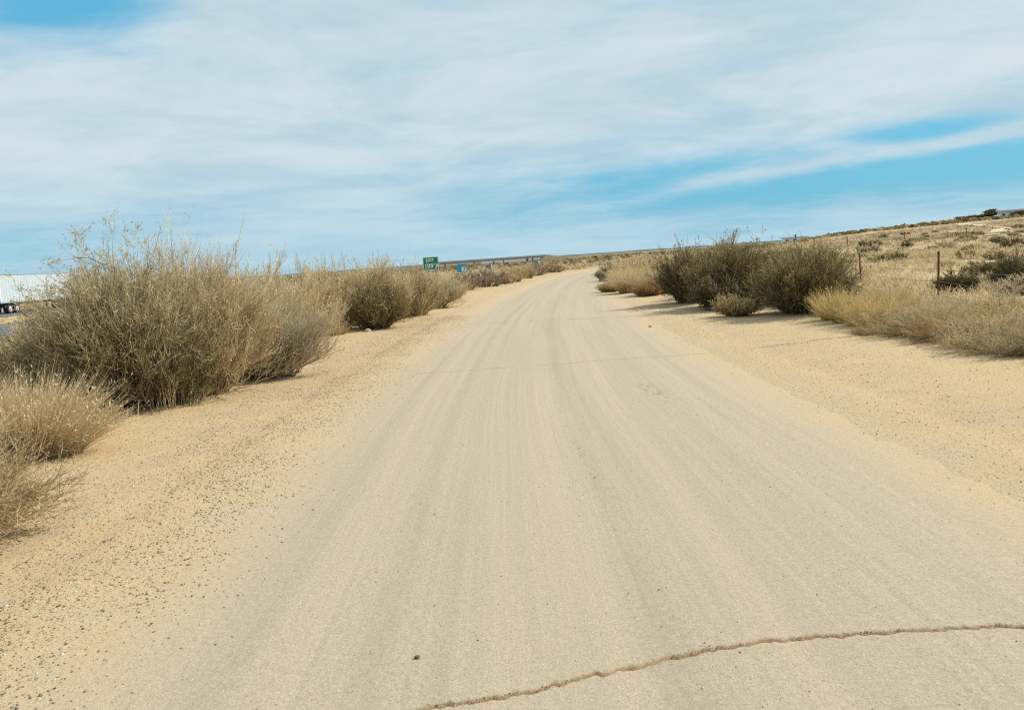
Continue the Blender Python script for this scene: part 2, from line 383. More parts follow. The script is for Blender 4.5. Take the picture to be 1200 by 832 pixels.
# ------------------------------------------------------------------ the road sheet, with the transverse cracks as real grooves
def crack_y(x, k):
    if k == 0:
        y = np.interp(x, [-3, -.6, -.06, .25, .62, .99, 1.35, 2.04, 3.4], [2.9, 3.17, 3.28, 3.39, 3.53, 3.595, 3.60, 3.575, 3.55])
        return y + .018 * (fbm(x * 5, x * 0, 31, 4) - .5) * 2 + .022 * (vnoise(x * 42, x * 0, 35) - .5) + .02 * (vnoise(x * 14, x * 0, 36) - .5)
    if k == 1: return 13.78 + .035 * x + .10 * (fbm(x * 1.6, x * 0, 32, 5) - .5) * 2
    return 23.9 - .25 * x + .16 * (fbm(x * 1.4, x * 0, 33, 5) - .5) * 2
def road_mesh():
    us = np.linspace(-HW - .55, HW + .55, 540)
    rows = list(np.arange(-2, 2.7, .1)) + list(np.arange(2.7, 4.4, .03)) + list(np.arange(4.4, 12.9, .06)) + list(np.arange(12.9, 14.8, .08)) + list(np.arange(14.8, 23, .12)) + list(np.arange(23, 25, .1)) + list(np.arange(25, 60, .4)) + list(np.arange(60, 330, 2))
    rows = [r for r in rows if not any(abs(r - c) < .055 for c in (3.4, 13.8, 23.9))]
    rows = [-300, -150, -80, -40, -20, -10, -5] + rows
    off = [-.05, -.026, -.012, -.005, .005, .012, .026, .05]
    for ci, c in enumerate((3.4, 13.8, 23.9)):
        rows += [c + o * (1, 1.2, 1.6)[ci] for o in off]
    rows = np.array(sorted(rows)); U, Yr = np.meshgrid(us, rows)
    Yw = Yr.copy(); crack = np.zeros_like(Yr); z = np.zeros_like(Yr)
    Xw = xc(Yr) + U
    for ci, (c, rad, dep, wid) in enumerate(((3.4, .75, .017, .0090), (13.8, 1.0, .014, .016), (23.9, 1.4, .015, .022))):
        cy = crack_y(Xw, ci); wgt = np.clip(1 - np.abs(Yr - c) / rad, 0, 1) ** .8
        wgt[np.abs(Yr - c) < .085] = 1
        Yw = Yw + wgt * (cy - c)
        o = Yr - c; rag = .55 + .9 * vnoise(U * 55, o * 60, 41 + ci) * (.6 + .8 * vnoise(U * 13, o * 0, 47 + ci))
        on = (1.0 if ci == 0 else sstep(fbm(U * 1.3, U * 0, 51 + ci), .30, .42))
        z -= dep * on * np.exp(-(o / (wid * rag)) ** 2)
        z += dep * .35 * on * np.exp(-((np.abs(o) - .030) / .011) ** 2) * vnoise(U * 70, o * 50, 61)
        crack = np.maximum(crack, on * (1.0, .85, .8)[ci] * np.exp(-(o / (wid * 1.75 * rag)) ** 2))
    z += .004 * (fbm(Xw * 2.2, Yw * .35, 71) - .5) - .006 * np.exp(-((U - .12) / .14) ** 2) - .005 * np.exp(-((U + 1.12) / .14) ** 2) - .010 * (U / HW) ** 2
    z += .0035 * (fbm(Xw * 16, Yw * 16, 72, 3) - .5)
    # a patch of broken surface
    pit = np.exp(-((U - 1.18 - .10 * (10.1 - Yw)) / .10) ** 2 - ((Yw - 10.4) / 1.1) ** 2) * sstep(vnoise(U * 14, Yw * 9, 73), .5, .75)
    z -= .012 * pit; crack = np.maximum(crack, .62 * pit)
    z -= .03 * sstep(np.abs(U), HW + .1, HW + .55)
    ny, nx = U.shape; i = (np.arange(ny - 1)[:, None] * nx + np.arange(nx - 1)[None]).ravel()
    me = mesh('road', np.stack([Xw, Yw, z], -1).reshape(-1, 3), [np.stack([i, i + 1, i + nx + 1, i + nx], -1)], smooth=True, attrs={'crack': crack.ravel()})
    a = me.attributes.new('roaduv', 'FLOAT_VECTOR', 'POINT')
    a.data.foreach_set('vector', np.stack([U, Yw, U * 0], -1).astype(np.float32).ravel()); return me
tag(link('road', road_mesh(), M['road']), kind='structure')

# ------------------------------------------------------------------ loose stones
def pebbles(name, n, region, size, seed, tint_pow=1.0, flat=.6):
    """octahedral chips scattered by region(rng, n) -> x, y"""
    rng = np.random.default_rng(seed); x, y = region(rng, n); n = len(x)
    s = size[0] * (size[1] / size[0]) ** (rng.random(n) ** 2.6)
    q = np.arange(5) * 1.2566; rad = 1 + .28 * rng.normal(size=(n, 5)).clip(-1.6, 1.6); el_ = rng.uniform(.55, 1.0, (n, 1)); hh = s[:, None] * flat * rng.uniform(.25, .62, (n, 1))
    lo = np.stack([np.cos(q) * rad * s[:, None] * .5, np.sin(q) * rad * el_ * s[:, None] * .5, np.broadcast_to(-.15 * s[:, None], (n, 5))], -1)
    k2 = rng.uniform(.5, .85, (n, 5)); sh = rng.normal(size=(n, 1, 2)) * .06 * s[:, None, None]
    hi = np.stack([lo[:, :, 0] * k2, lo[:, :, 1] * k2, hh * rng.uniform(.65, 1.1, (n, 5))], -1); hi[:, :, :2] += sh
    P = np.concatenate([lo, hi], 1)
    a = rng.random(n) * 6.283; ca, sa = np.cos(a)[:, None], np.sin(a)[:, None]
    Px = P[:, :, 0] * ca - P[:, :, 1] * sa; Py = P[:, :, 0] * sa + P[:, :, 1] * ca
    dl = np.abs(x - xc(y)); z = np.maximum(H(x, y), np.where(dl < HW + .5, -.010 * (dl / HW) ** 2 - .03 * sstep(dl, HW + .1, HW + .55), -9))
    V = np.stack([Px + x[:, None], Py + y[:, None], P[:, :, 2] + z[:, None]], -1).reshape(-1, 3)
    b = (np.arange(n) * 10)[:, None]; F = np.stack([np.concatenate([b + i, b + (i + 1) % 5, b + 5 + (i + 1) % 5, b + 5 + i], 1) for i in range(5)], 1).reshape(-1, 4)
    F2 = np.concatenate([b + 5, b + 6, b + 7, b + 8, b + 9], 1)
    return mesh(name, V, [F, F2], tint=np.repeat(rng.random(n) ** tint_pow, 10))
def reg_shoulder(rng, n):
    side = rng.random(n) < .62; y = 2.4 + (rng.random(n) ** 1.7) * 26
    dl = 2.75 + rng.normal(size=n) * .35 + rng.exponential(.75, n); dl = np.where(side, dl, 2.1 + np.abs(rng.normal(size=n)) * 1.7)
    x = xc(y) + np.where(side, -dl, dl)
    k = rng.random(n) < .42 + 1.0 * sstep(fbm(x * 1.1, y * .8, 91), .36, .62); k &= (np.abs(dl) < 6) & (side | (rng.random(n) < .55 * sstep(dl, 2.1, 3.6)))
    return x[k], y[k]
def reg_road(rng, n):
    y = 2.4 + rng.random(n) ** 1.6 * 20; x = xc(y) + rng.uniform(-2.7, 2.8, n)
    k = rng.random(n) < .25 + sstep(fbm(x * 2.5, y * .5, 95), .5, .7); return x[k], y[k]
tag(link('gravel', pebbles('gravel', 185000, reg_shoulder, (.005, .023), 5), M['pebble']), 'loose brown and grey gravel strewn over both sandy shoulders', 'gravel', kind='stuff')
tag(link('road_grit', pebbles('road_grit', 12000, reg_road, (.003, .012), 6), M['pebble']), 'fine grit scattered thinly over the dusty road surface', 'grit', kind='stuff')
def reg_line(x0, y0, x1, y1, wd):
    def f(rng, n):
        t = rng.random(n); return x0 + (x1 - x0) * t + rng.normal(size=n) * .02 , y0 + (y1 - y0) * t + rng.normal(size=n) * wd + .08 * (fbm(t * 6, t * 0, 3) - .5)
    return f
tag(link('gravel_line', pebbles('gravel_line', 420, reg_line(3.75, 14.05, 5.8, 14.35, .035), (.01, .03), 7), M['pebble']), 'line of grit along the crack crossing the right shoulder', 'gravel', kind='stuff')
tag(link('gravel_line', pebbles('gravel_line', 300, reg_line(3.3, 24.9, 4.9, 25.5, .05), (.015, .04), 8), M['pebble']), 'line of grit on the right shoulder before the dark shrub', 'gravel', kind='stuff')
def crumbs():
    def f(rng, n):
        x = rng.uniform(-.9, 3.1, n); x = x[rng.random(n) < .15 + sstep(vnoise(x * 6, x * 0, 97), .35, .7)]; return x, crack_y(x, 0) + rng.normal(size=len(x)) * .015
    return pebbles('crack_crumbs', 2600, f, (.0025, .009), 9, 1.0)
tag(link('crack_crumbs', crumbs(), M['rust'] if False else mat_tint('crack_dirt', [(0, (.15, .09, .045)), (.6, (.36, .245, .13)), (1, (.60, .47, .30))])),
    'brown crumbs of broken surface along the near road crack', 'crumbs', kind='stuff')
def rock(name, x, y, s, tint, label, seed, flat=.6):
    rng = np.random.default_rng(seed); import bmesh
    bm = bmesh.new(); bmesh.ops.create_icosphere(bm, subdivisions=2, radius=s / 2)
    o = rng.random(3) * 9
    for v in bm.verts:
        q = v.co / s * 2; k = .72 + .5 * float(fbm(np.array([q.x * 1.5 + o[0] + q.z]), np.array([q.y * 1.5 + o[1] - q.z]), seed, 3)[0])
        v.co *= k; v.co.z *= flat
    me = bpy.data.meshes.new(name); bm.to_mesh(me); bm.free()
    a = me.attributes.new('tint', 'FLOAT', 'POINT'); a.data.foreach_set('value', np.full(len(me.vertices), tint, np.float32))
    dl = abs(x - float(xc(y))); z = Hf(x, y) if dl > HW + .2 else max(Hf(x, y), -.010 * (dl / HW) ** 2)
    return tag(link(name, me, M['pebble'], loc=(x, y, z + s * flat * .22)), label, 'stone')
rock('stone', -.49, 3.66, .026, 0.05, 'small dark stone lying alone on the road at the bottom of the view', 1)
rock('stone', -3.72, 23.4, .20, .97, 'pale rounded stone on the sand in front of the olive shrub', 2)
rock('stone', 3.05, 19.5, .07, .1, 'dark stone at the right edge of the road near the dark shrub', 5)

# ------------------------------------------------------------------ plants
def bez(P0, P1, P2, t):
    t = t[..., None]; return P0 * (1 - t) ** 2 + 2 * P1 * t * (1 - t) + P2 * t * t
def shrub_geo(seed, h, r, stems=150, twigs=10, subs=3, leaves=2, tw=.006, leaf=.03, base=.25, low=.45, arch=.25, side=.55, wild=1.15, upr=.35, lw=.30):
    rng = np.random.default_rng(seed); S = Geo(); L = Geo(); N = stems
    a = rng.random(N) * 6.283; ph = rng.random(4) * 6.28
    lobe = .82 + .16 * np.sin(2 * a + ph[0]) + .14 * np.sin(3 * a + ph[1]) + .12 * np.sin(5 * a + ph[2]) + .09 * np.sin(9 * a + ph[3])
    rho = np.sqrt(rng.random(N)); tz = h * np.sqrt(np.maximum(0, 1 - (.86 * rho) ** 2)) * np.where(rng.random(N) < .07, rng.uniform(1.05, 1.3, N), rng.uniform(.68, 1.05, N)) * (.88 + .11 * np.sin(3 * a + ph[3]) + .09 * np.sin(7 * a + ph[0]))
    tz = tz * .82
    lowm = rng.random(N) < low; tz = np.where(lowm, tz * rng.uniform(.25, .9, N), tz); rho = np.where(lowm, rho * .5 + .5 * rng.uniform(.8, 1.02, N), rho)
    T = np.stack([np.cos(a) * r * rho * lobe, np.sin(a) * r * rho * lobe, tz], -1)
    P0 = np.concatenate([T[:, :2] * base + rng.normal(size=(N, 2)) * .04 * r, np.full((N, 1), -.03)], 1)
    P1 = P0 + (T - P0) * np.array([.32, .32, .55 + arch]) + rng.normal(size=(N, 3)) * .05 * h
    ts = np.linspace(0, 1, 6)[None].repeat(N, 0)
    P = bez(P0[:, None], P1[:, None], T[:, None], ts); P[:, 1:] += rng.normal(size=(N, 5, 3)) * .012 * h
    S.tubes(P, tw * 3.2, tw * .9, .25 + .4 * rng.random(N), rng)
    # twigs
    n = N * twigs; si = rng.integers(0, N, n); t = rng.uniform(.22, 1, n) ** .75
    Q = bez(P0[si], P1[si], T[si], t); tan = nrm(2 * (1 - t)[:, None] * (P1[si] - P0[si]) + 2 * t[:, None] * (T[si] - P1[si]))
    outw = Q * np.array([1, 1, 0]); outw = nrm(outw)
    D = nrm(tan * .8 + rng.normal(size=(n, 3)) * .42 * wild + np.array([0, 0, upr]) + outw * side * .5)
    ln = h * rng.uniform(.10, .27, n)
    bend = rng.normal(size=(n, 3)) * .12 + np.array([0, 0, upr * .5])
    k = np.linspace(0, 1, 4)[None, :, None]
    TP = Q[:, None] + D[:, None] * ln[:, None, None] * k + bend[:, None] * ln[:, None, None] * k * k
    tint_c = (.5 * rng.random(N))[si] + .5 * rng.random(n) ** 1.2
    S.ribbons(TP, tw * 1.1, tw * .55, tint_c * .9, rng)
    # fine twigs
    n2 = n * subs; ti = rng.integers(0, n, n2); kk = rng.uniform(.15, 1, n2)[:, None]
    Q2 = Q[ti] + D[ti] * ln[ti, None] * kk + bend[ti] * ln[ti, None] * kk * kk
    D2 = nrm(D[ti] * .9 + rng.normal(size=(n2, 3)) * .5 * wild + np.array([0, 0, upr])); l2 = ln[ti] * rng.uniform(.2, .55, n2)
    P2_ = Q2[:, None] + D2[:, None] * l2[:, None, None] * np.array([0, .5, 1.])[None, :, None]
    P2_[:, 2, 2] += l2 * .1
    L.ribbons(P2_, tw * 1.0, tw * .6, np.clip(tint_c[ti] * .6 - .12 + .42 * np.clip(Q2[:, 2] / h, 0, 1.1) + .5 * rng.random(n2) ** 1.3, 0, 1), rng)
    n3 = int(n2 * leaves * .8); leaf = leaf * 1.12
    if n3:
        li = rng.integers(0, n2, n3); q = rng.random(n3)[:, None]
        LP = Q2[li] + D2[li] * l2[li, None] * q
        LD = nrm(D2[li] + rng.normal(size=(n3, 3)) * .7)
        ll = leaf * rng.uniform(.5, 1.3, n3)
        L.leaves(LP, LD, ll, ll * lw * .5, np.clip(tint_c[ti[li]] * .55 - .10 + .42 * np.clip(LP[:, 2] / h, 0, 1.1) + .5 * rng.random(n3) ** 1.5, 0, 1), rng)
    return S, L
def make_shrub(name, x, y, label, cat, h, r, mat, seed, bark='bark', rz=0, group=None, sc=1, **k):
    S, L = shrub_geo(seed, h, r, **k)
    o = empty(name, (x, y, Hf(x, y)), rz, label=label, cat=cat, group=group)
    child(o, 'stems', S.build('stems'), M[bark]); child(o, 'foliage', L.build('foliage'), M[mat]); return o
def grass_geo(seed, h, r, blades=1500, w=.006, lean=.5, curve=.3, K=4, fluff=0):
    rng = np.random.default_rng(seed); g = Geo(); N = blades
    a = rng.random(N) * 6.283; rr = np.sqrt(rng.random(N)) * (.85 + .2 * np.sin(3 * a + seed))
    B = np.stack([np.cos(a) * rr * r * .55, np.sin(a) * rr * r * .55, np.full(N, -.02)], -1)
    D = nrm(np.stack([np.cos(a) * rr * lean, np.sin(a) * rr * lean, np.ones(N)], -1) + rng.normal(size=(N, 3)) * .17)
    ln = h * rng.uniform(.45, 1.08, N) * (1 - .28 * rr ** 2); k = np.linspace(0, 1, K)[None, :, None]
    cv = np.stack([np.cos(a) * curve * rr, np.sin(a) * curve * rr, -.35 * curve * np.ones(N)], -1) + rng.normal(size=(N, 3)) * .10
    P = B[:, None] + D[:, None] * ln[:, None, None] * k + cv[:, None] * ln[:, None, None] * k * k
    tn = np.clip(.25 + .55 * rng.random(N) + .2 * (rng.random(N) < .2), 0, 1)
    g.ribbons(P, w, w * .35, tn, rng)
    if fluff:
        n = int(N * fluff); i = rng.integers(0, N, n); q = rng.uniform(.55, 1, n)[:, None]
        LP = B[i] + D[i] * ln[i, None] * q + cv[i] * ln[i, None] * q * q
        ll = rng.uniform(.5, 1.2, n) * .045
        g.leaves(LP, nrm(D[i] + rng.normal(size=(n, 3)) * .6), ll, ll * .16, np.clip(.5 + .5 * rng.random(n), 0, 1), rng)
    return g
def make_grass(name, x, y, label, h, r, mat, seed, cat='grass', group=None, **k):
    return tag(link(name, grass_geo(seed, h, r, **k).build(name), M[mat], loc=(x, y, Hf(x, y))), label, cat, group)

# --- left verge, nearest first
make_shrub('dry_bush', -4.05, 5.6, 'pale wispy bush cut by the left edge of the view, nearest of all', 'bush', 1.2, .95, 'straw', 101, bark='straw', stems=340, twigs=14, subs=3, leaves=1.3, tw=.004, leaf=.020, base=.35, low=.65, arch=-.05, wild=1.3, upr=.15)
make_grass('grass_clump', -4.85, 8.75, 'pale straw grass clump fanning out before the tall dark shrub', .88, .85, 'straw', 102, blades=6000, w=.0055, lean=.95, curve=.22, fluff=1.0)
make_grass('grass_clump', -5.75, 8.9, 'pale straw grass clump at the left edge behind the nearest bush', .95, .9, 'straw', 103, blades=3600, w=.0055, lean=.8, curve=.25, fluff=1.0)
make_shrub('tall_shrub', -5.0, 11.65, 'tall olive shrub with a dark hollow at its base, left of the road', 'shrub', 1.95, 1.35, 'olivetan', 104, stems=380, twigs=14, subs=3, leaves=1.8, tw=.0055, leaf=.036, base=.34, low=.22, arch=.55, wild=.95, upr=.5)
make_shrub('tall_shrub', -4.5, 12.8, 'tall tan tufted shrub rising right of the dark hollow', 'shrub', 2.08, 1.15, 'tan', 105, bark='tan', stems=360, twigs=14, subs=3, leaves=1.8, tw=.006, leaf=.036, base=.3, low=.4, arch=.3, upr=.6)
make_shrub('dark_shrub', -4.62, 11.75, 'low dark shrub added to deepen the shade in the near left thicket hollow', 'shrub', .80, .75, 'dark', 113, bark='tan', stems=150, twigs=11, subs=3, leaves=1.7, tw=.005, leaf=.03, base=.7, low=.4)  # added for its dark leaves, which stand in for shade inside the hollow
make_shrub('grey_shrub', -3.95, 14.4, 'grey pale shrub at the right end of the near left thicket', 'shrub', 1.62, .95, 'greybrush', 106, bark='greybrush', stems=300, twigs=12, subs=3, leaves=1.4, tw=.006, leaf=.03, base=.35, low=.55, arch=.15, upr=.55)
make_shrub('olive_shrub', -6.0, 11.7, 'olive shrub under the bare branching bush, left of the hollow', 'shrub', 1.25, 1.25, 'olivetan', 107, bark='tan', stems=300, twigs=13, subs=3, leaves=1.8, tw=.006, leaf=.032, base=.3, low=.5, wild=1.2)
make_shrub('olive_shrub', -7.75, 12.9, 'low olive shrub at the left edge below the highway', 'shrub', .9, 1.3, 'olivetan', 108, stems=220, twigs=12, subs=3, leaves=1.8, tw=.006, leaf=.032, base=.3, low=.5, wild=1.2)
make_shrub('olive_shrub', -6.5, 10.3, 'low olive shrub at the left edge behind the straw grass clumps', 'shrub', .85, .95, 'olive', 109, stems=200, twigs=12, subs=3, leaves=1.8, tw=.005, leaf=.03, base=.35, low=.6, wild=1.2)
make_shrub('tan_shrub', -5.3, 15.4, 'tan shrub filling the gap behind the tall tufted shrub', 'shrub', 1.85, 1.2, 'tan', 110, bark='tan', stems=260, twigs=12, subs=2, leaves=1.6, tw=.007, leaf=.038, base=.3, upr=.6)
make_shrub('tan_shrub', -4.7, 17.6, 'straw coloured shrub just beyond the grey pale shrub', 'shrub', 1.78, 1.1, 'straw', 111, bark='tan', stems=220, twigs=12, subs=2, leaves=1.6, tw=.008, leaf=.04, base=.35, upr=.6)
make_shrub('tan_shrub', -7.2, 15.6, 'tan shrub behind the bare branching bush', 'shrub', 1.25, 1.2, 'olivetan', 112, stems=200, twigs=12, subs=2, leaves=1.6, tw=.007, leaf=.038, base=.3)

# --- bare branching bush: limbs forking three times, with dry seed heads on the twigs
def branching_bush(x, y, h, r, label, seed, mat='tan', dense=1.0, lean=0.0):
    rng = np.random.default_rng(seed); S = Geo(); L = Geo()
    starts = np.zeros((12, 3)); starts[:, :2] = rng.normal(size=(12, 2)) * .08
    az_ = np.linspace(0, 6.283, 12, endpoint=False) + rng.normal(size=12) * .3
    D = nrm(np.stack([np.cos(az_) * .42 + lean, np.sin(az_) * .38, np.ones(12)], -1)); ln = h * .5 * rng.uniform(.6, 1.05, 12); wdt = .032
    for lv, (nch, kk) in enumerate(((5, .54), (5, .6), (4, .6), (4, .62), (1, .6))):
        ks = np.linspace(0, 1, 6)[None, :, None]; N = len(D)
        bend = rng.normal(size=(N, 3)) * .22
        P = starts[:, None] + D[:, None] * ln[:, None, None] * ks + bend[:, None] * ln[:, None, None] * ks ** 2
        P[:, 1:-1] += rng.normal(size=(N, 4, 3)) * .03 * ln[:, None, None]
        tt = .2 + .5 * rng.random(N)
        if lv < 2: S.tubes(P, wdt, wdt * .5, tt, rng)
        else: L.ribbons(P, wdt * 1.0, wdt * .6, tt, rng)
        if lv == 4: last = (P, D, ln, N)
        i = np.repeat(np.arange(N), nch); t = np.clip(rng.uniform(.3, 1.0, len(i)), 0, 1); j = np.minimum((t * 5).astype(int), 4); f = (t * 5 - j)[:, None]
        starts = P[i, j] * (1 - f) + P[i, j + 1] * f
        D = nrm(D[i] + rng.normal(size=(len(i), 3)) * .55 + np.array([lean * .2, 0, .18])); ln = ln[i] * kk * rng.uniform(.7, 1.2, len(i)); wdt *= .56
        if lv == 4: break
    P, D4, l4, N = last; L.ribbons(P[:, :3] + rng.normal(size=(N, 1, 3)) * .03, .005, .003, .3 + .5 * rng.random(N), rng); n = int(N * 3.2 * dense); i = rng.integers(0, N, n); j = rng.integers(1, 6, n)
    ll = rng.uniform(.012, .034, n)
    L.leaves(P[i, j] + rng.normal(size=(n, 3)) * .006, nrm(D4[i] + rng.normal(size=(n, 3)) * .6), ll, ll * .22, .3 + .7 * rng.random(n), rng)
    o = empty('bare_bush', (x, y, Hf(x, y)), label=label, cat='bush')
    child(o, 'limbs', S.build('limbs'), M['bark']); child(o, 'twigs', L.build('twigs'), M[mat]); return o
branching_bush(-5.1, 13.4, 2.95, 1.0, 'tall bare branching bush standing above the left thicket', 201, 'greybrush', 3.0, lean=.0)
branching_bush(-6.25, 12.9, 2.75, 1.0, 'lower bare bush with a dense dark crown, leaning left toward the truck', 202, 'olivetan', 4.0, lean=-.10)

# --- left verge, middle and far
make_grass('grass_tuft', -4.45, 22.6, 'small golden grass tuft at the left foot of the olive shrub', .5, .4, 'yellow', 120, blades=420, w=.012, lean=.6)
make_shrub('olive_shrub', -3.7, 24.5, 'rounded dark olive shrub standing on the bare sand, left verge', 'shrub', 1.5, 1.12, 'olive', 121, stems=240, twigs=12, subs=3, leaves=1.6, tw=.009, leaf=.055, base=.4, low=.5, wild=1.1)
MIDS = [(-5.9, 20.3, 1.1, 1.75, 'tan', 'tan upright shrub next beyond the near left thicket'),
        (-5.3, 22.6, 1.0, 1.6, 'straw', 'straw shrub left of the golden tuft'),
        (-5.3, 26.0, 1.2, 1.98, 'tan', 'tall tan reedy shrub left of the rounded olive shrub'),
        (-4.3, 27.0, 1.2, 1.9, 'tan', 'tan reedy shrub directly behind the rounded olive shrub'),
        (-3.5, 29.4, 1.2, 1.55, 'straw', 'pale shrub just right of the rounded olive shrub'),
        (-4.9, 30.5, 1.3, 1.9, 'straw', 'tall straw shrub behind the pale shrubs on the left verge'),
        (-3.15, 33.6, 1.15, 1.45, 'greybrush', 'greyish shrub below the green exit sign'),
        (-4.4, 36.0, 1.3, 1.65, 'straw', 'straw shrub farther along below the green exit sign'),
        (-3.1, 38.5, 1.1, 1.3, 'greybrush', 'small greyish shrub past the exit sign on the verge')]
for i, (x, y, r, h, mt, lb) in enumerate(MIDS):
    make_shrub('verge_shrub', x + .3, y, lb, 'shrub', h * (1.12 if i < 5 else .93), r * 1.08, mt, 130 + i, bark='tan', stems=150, twigs=11, subs=2, leaves=1.6, tw=.011, leaf=.062, base=.4, low=.5, upr=.7)
make_grass('grass_clump', -2.75, 41.5, 'golden grass clump beside the road right of the exit sign', 1.15, 1.0, 'yellow', 140, blades=900, w=.022, lean=.6)
FARL = [(-2.5, 53, 1.15, 1.35, 'mauve', 'mauve grey shrub under the small blue sign'), (-1.3, 57, 1.2, 1.3, 'mauve', 'mauve grey shrub right of the small blue sign'),
        (-.2, 61.5, 1.1, 1.1, 'straw', 'straw shrub after the mauve pair'), (.4, 66, 1.3, 1.5, 'yellow', 'golden shrub where the left road edge bends'),
        (1.6, 74, 1.2, 1.2, 'tan', 'tan shrub on the outside of the bend'), (2.6, 83, 1.5, 1.55, 'mauve', 'brown shrub by the grey backed sign'),
        (4.4, 92, 1.5, 1.3, 'rust', 'rust brown shrub farthest along the left road edge')]
for i, (x, y, r, h, mt, lb) in enumerate(FARL):
    make_shrub('roadside_shrub', x, y, lb, 'shrub', h, r, mt, 150 + i, bark='tan', stems=70, twigs=9, subs=2, leaves=1.8, tw=.022, leaf=.11, base=.5, low=.6)

# --- right verge
INS = [(6.9, 57, 'straw'), (8.3, 60, 'tan'), (7.9, 63.5, 'mauve'), (9.6, 66, 'straw'), (9.3, 70, 'tan'), (10.9, 73, 'straw'), (11.0, 77.5, 'rust'), (12.6, 81, 'tan'),
       (13.0, 86, 'straw'), (14.8, 90, 'mauve'), (15.6, 95.5, 'tan'), (17.6, 100, 'straw'), (19.5, 106, 'tan'), (22.5, 112, 'olivetan'), (26, 118, 'tan'), (10.6, 58.5, 'tan'), (12.5, 63, 'straw'), (14.5, 70, 'tan')]
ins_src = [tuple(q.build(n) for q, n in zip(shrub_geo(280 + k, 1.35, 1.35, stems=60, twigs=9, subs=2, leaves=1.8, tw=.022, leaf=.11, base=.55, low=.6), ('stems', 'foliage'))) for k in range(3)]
for i, (x, y, mt) in enumerate(INS):
    o = empty('roadside_shrub', (x, y, Hf(x, y)), i * 2.1, label={'straw': 'straw pale', 'tan': 'tan', 'mauve': 'mauve grey', 'rust': 'rust brown', 'olivetan': 'olive'}[mt] + ' brush shrub ' + ('lining the near half' if y < 82 else 'lining the far half') + ' of the inside of the road bend', cat='shrub', group='brush shrubs inside the road bend')
    a, b = (q.copy() for q in ins_src[i % 3]); child(o, 'stems', a, M['tan']); child(o, 'foliage', b, M[mt])
make_shrub('dark_shrub', 5.45, 26.6, 'dark green shrub casting a black shadow, first of the right hand row', 'shrub', 1.85, 1.1, 'dark', 301, stems=260, twigs=12, subs=3, leaves=1.9, tw=.009, leaf=.06, base=.45, low=.55)
make_shrub('dark_shrub', 6.05, 23.8, 'dark green shrub with tan tips in the middle of the right hand row', 'shrub', 1.92, 1.3, 'olive', 302, stems=280, twigs=12, subs=3, leaves=1.9, tw=.009, leaf=.058, base=.4, low=.5)
make_shrub('dark_shrub', 5.35, 22.9, 'low dark shrub in the shadow between the right hand shrubs', 'shrub', 1.0, .7, 'dark', 303, stems=150, twigs=11, subs=3, leaves=1.9, tw=.009, leaf=.055, base=.5, low=.6)
make_shrub('olive_shrub', 6.5, 19.7, 'large spreading olive shrub nearest the fence on the right verge', 'shrub', 1.62, 1.35, 'olive', 304, stems=380, twigs=13, subs=3, leaves=1.8, tw=.008, leaf=.048, base=.3, low=.5, wild=1.15, arch=.1)
make_shrub('low_bush', 5.2, 20.35, 'low rust coloured bush at the foot of the large olive shrub', 'bush', .66, .62, 'olivetan', 305, bark='rust', stems=150, twigs=10, subs=3, leaves=1.2, tw=.006, leaf=.035, base=.4, low=.7, wild=1.3)
make_shrub('tan_shrub', 7.4, 22.6, 'tan twiggy shrub behind the right hand row', 'shrub', 1.6, 1.2, 'olivetan', 306, stems=180, twigs=11, subs=2, leaves=1.6, tw=.009, leaf=.055, base=.35)
make_shrub('tan_shrub', 6.6, 29.3, 'tan brush behind the first dark green shrub', 'shrub', 1.55, 1.2, 'tan', 307, stems=150, twigs=11, subs=2, leaves=1.6, tw=.011, leaf=.06, base=.4)
RG = [(4.95, 36.4, .9, 1.05, 'straw', 'pale grass clump left of the dark row, beside the road'), (5.75, 33.6, 1.1, 1.2, 'straw', 'pale tall grass clump against the dark green shrub'),
      (6.6, 37.5, 1.2, 1.35, 'yellow', 'yellow tall grass clump farther back right of the road'), (5.15, 32.6, .7, .6, 'rust', 'rust tinted grass clump at the foot of the pale grass'),
      (4.45, 38.6, .7, .6, 'yellow', 'low golden grass clump at the right road edge'), (7.9, 42, 1.5, 1.4, 'straw', 'wide pale grass clump behind the yellow one'),
      (5.9, 44.5, 1.3, 1.1, 'straw', 'pale grass clump just before the dirt mound')]
for i, (x, y, r, h, mt, lb) in enumerate(RG):
    make_grass('grass_clump', x, y, lb, h, r, mt, 310 + i, blades=2000, w=.014, lean=.65, curve=.3, fluff=.8)
make_shrub('mound_bush', 5.85, 53.5, 'small dark bush perched on a dirt mound at the right road bend', 'bush', 1.0, .75, 'olivetan', 320, stems=60, twigs=9, subs=2, leaves=1.8, tw=.02, leaf=.1, base=.15, low=.1, arch=.3)
YG = [(6.35, 17.3, .6, .68, 'tallest golden grass clump below the large olive shrub'), (6.3, 16.5, .55, .62, 'golden grass clump second from the olive shrub'),
      (6.3, 15.7, .55, .60, 'golden grass clump third from the olive shrub'), (6.95, 16.3, .6, .66, 'golden grass clump behind the other golden ones')]
for i, (x, y, r, h, lb) in enumerate(YG):
    make_grass('golden_grass', x, y, lb, h, r, 'yellow', 330 + i, group='golden grass clumps on the right verge', blades=1500, w=.007, lean=.55, curve=.25, fluff=.6)
TW = [(6.6, 15.0), (6.75, 14.1), (6.65, 13.2), (6.8, 12.3), (6.75, 11.5), (7.0, 10.7), (7.2, 9.9), (7.5, 15.3), (7.7, 14.2), (7.75, 13.1), (7.85, 12.0), (8.1, 16.6), (8.6, 15.3), (8.7, 13.9), (7.3, 17.5), (7.9, 18.6), (9.6, 14.6), (7.4, 8.9), (8.3, 11.0), (9.0, 12.2)]
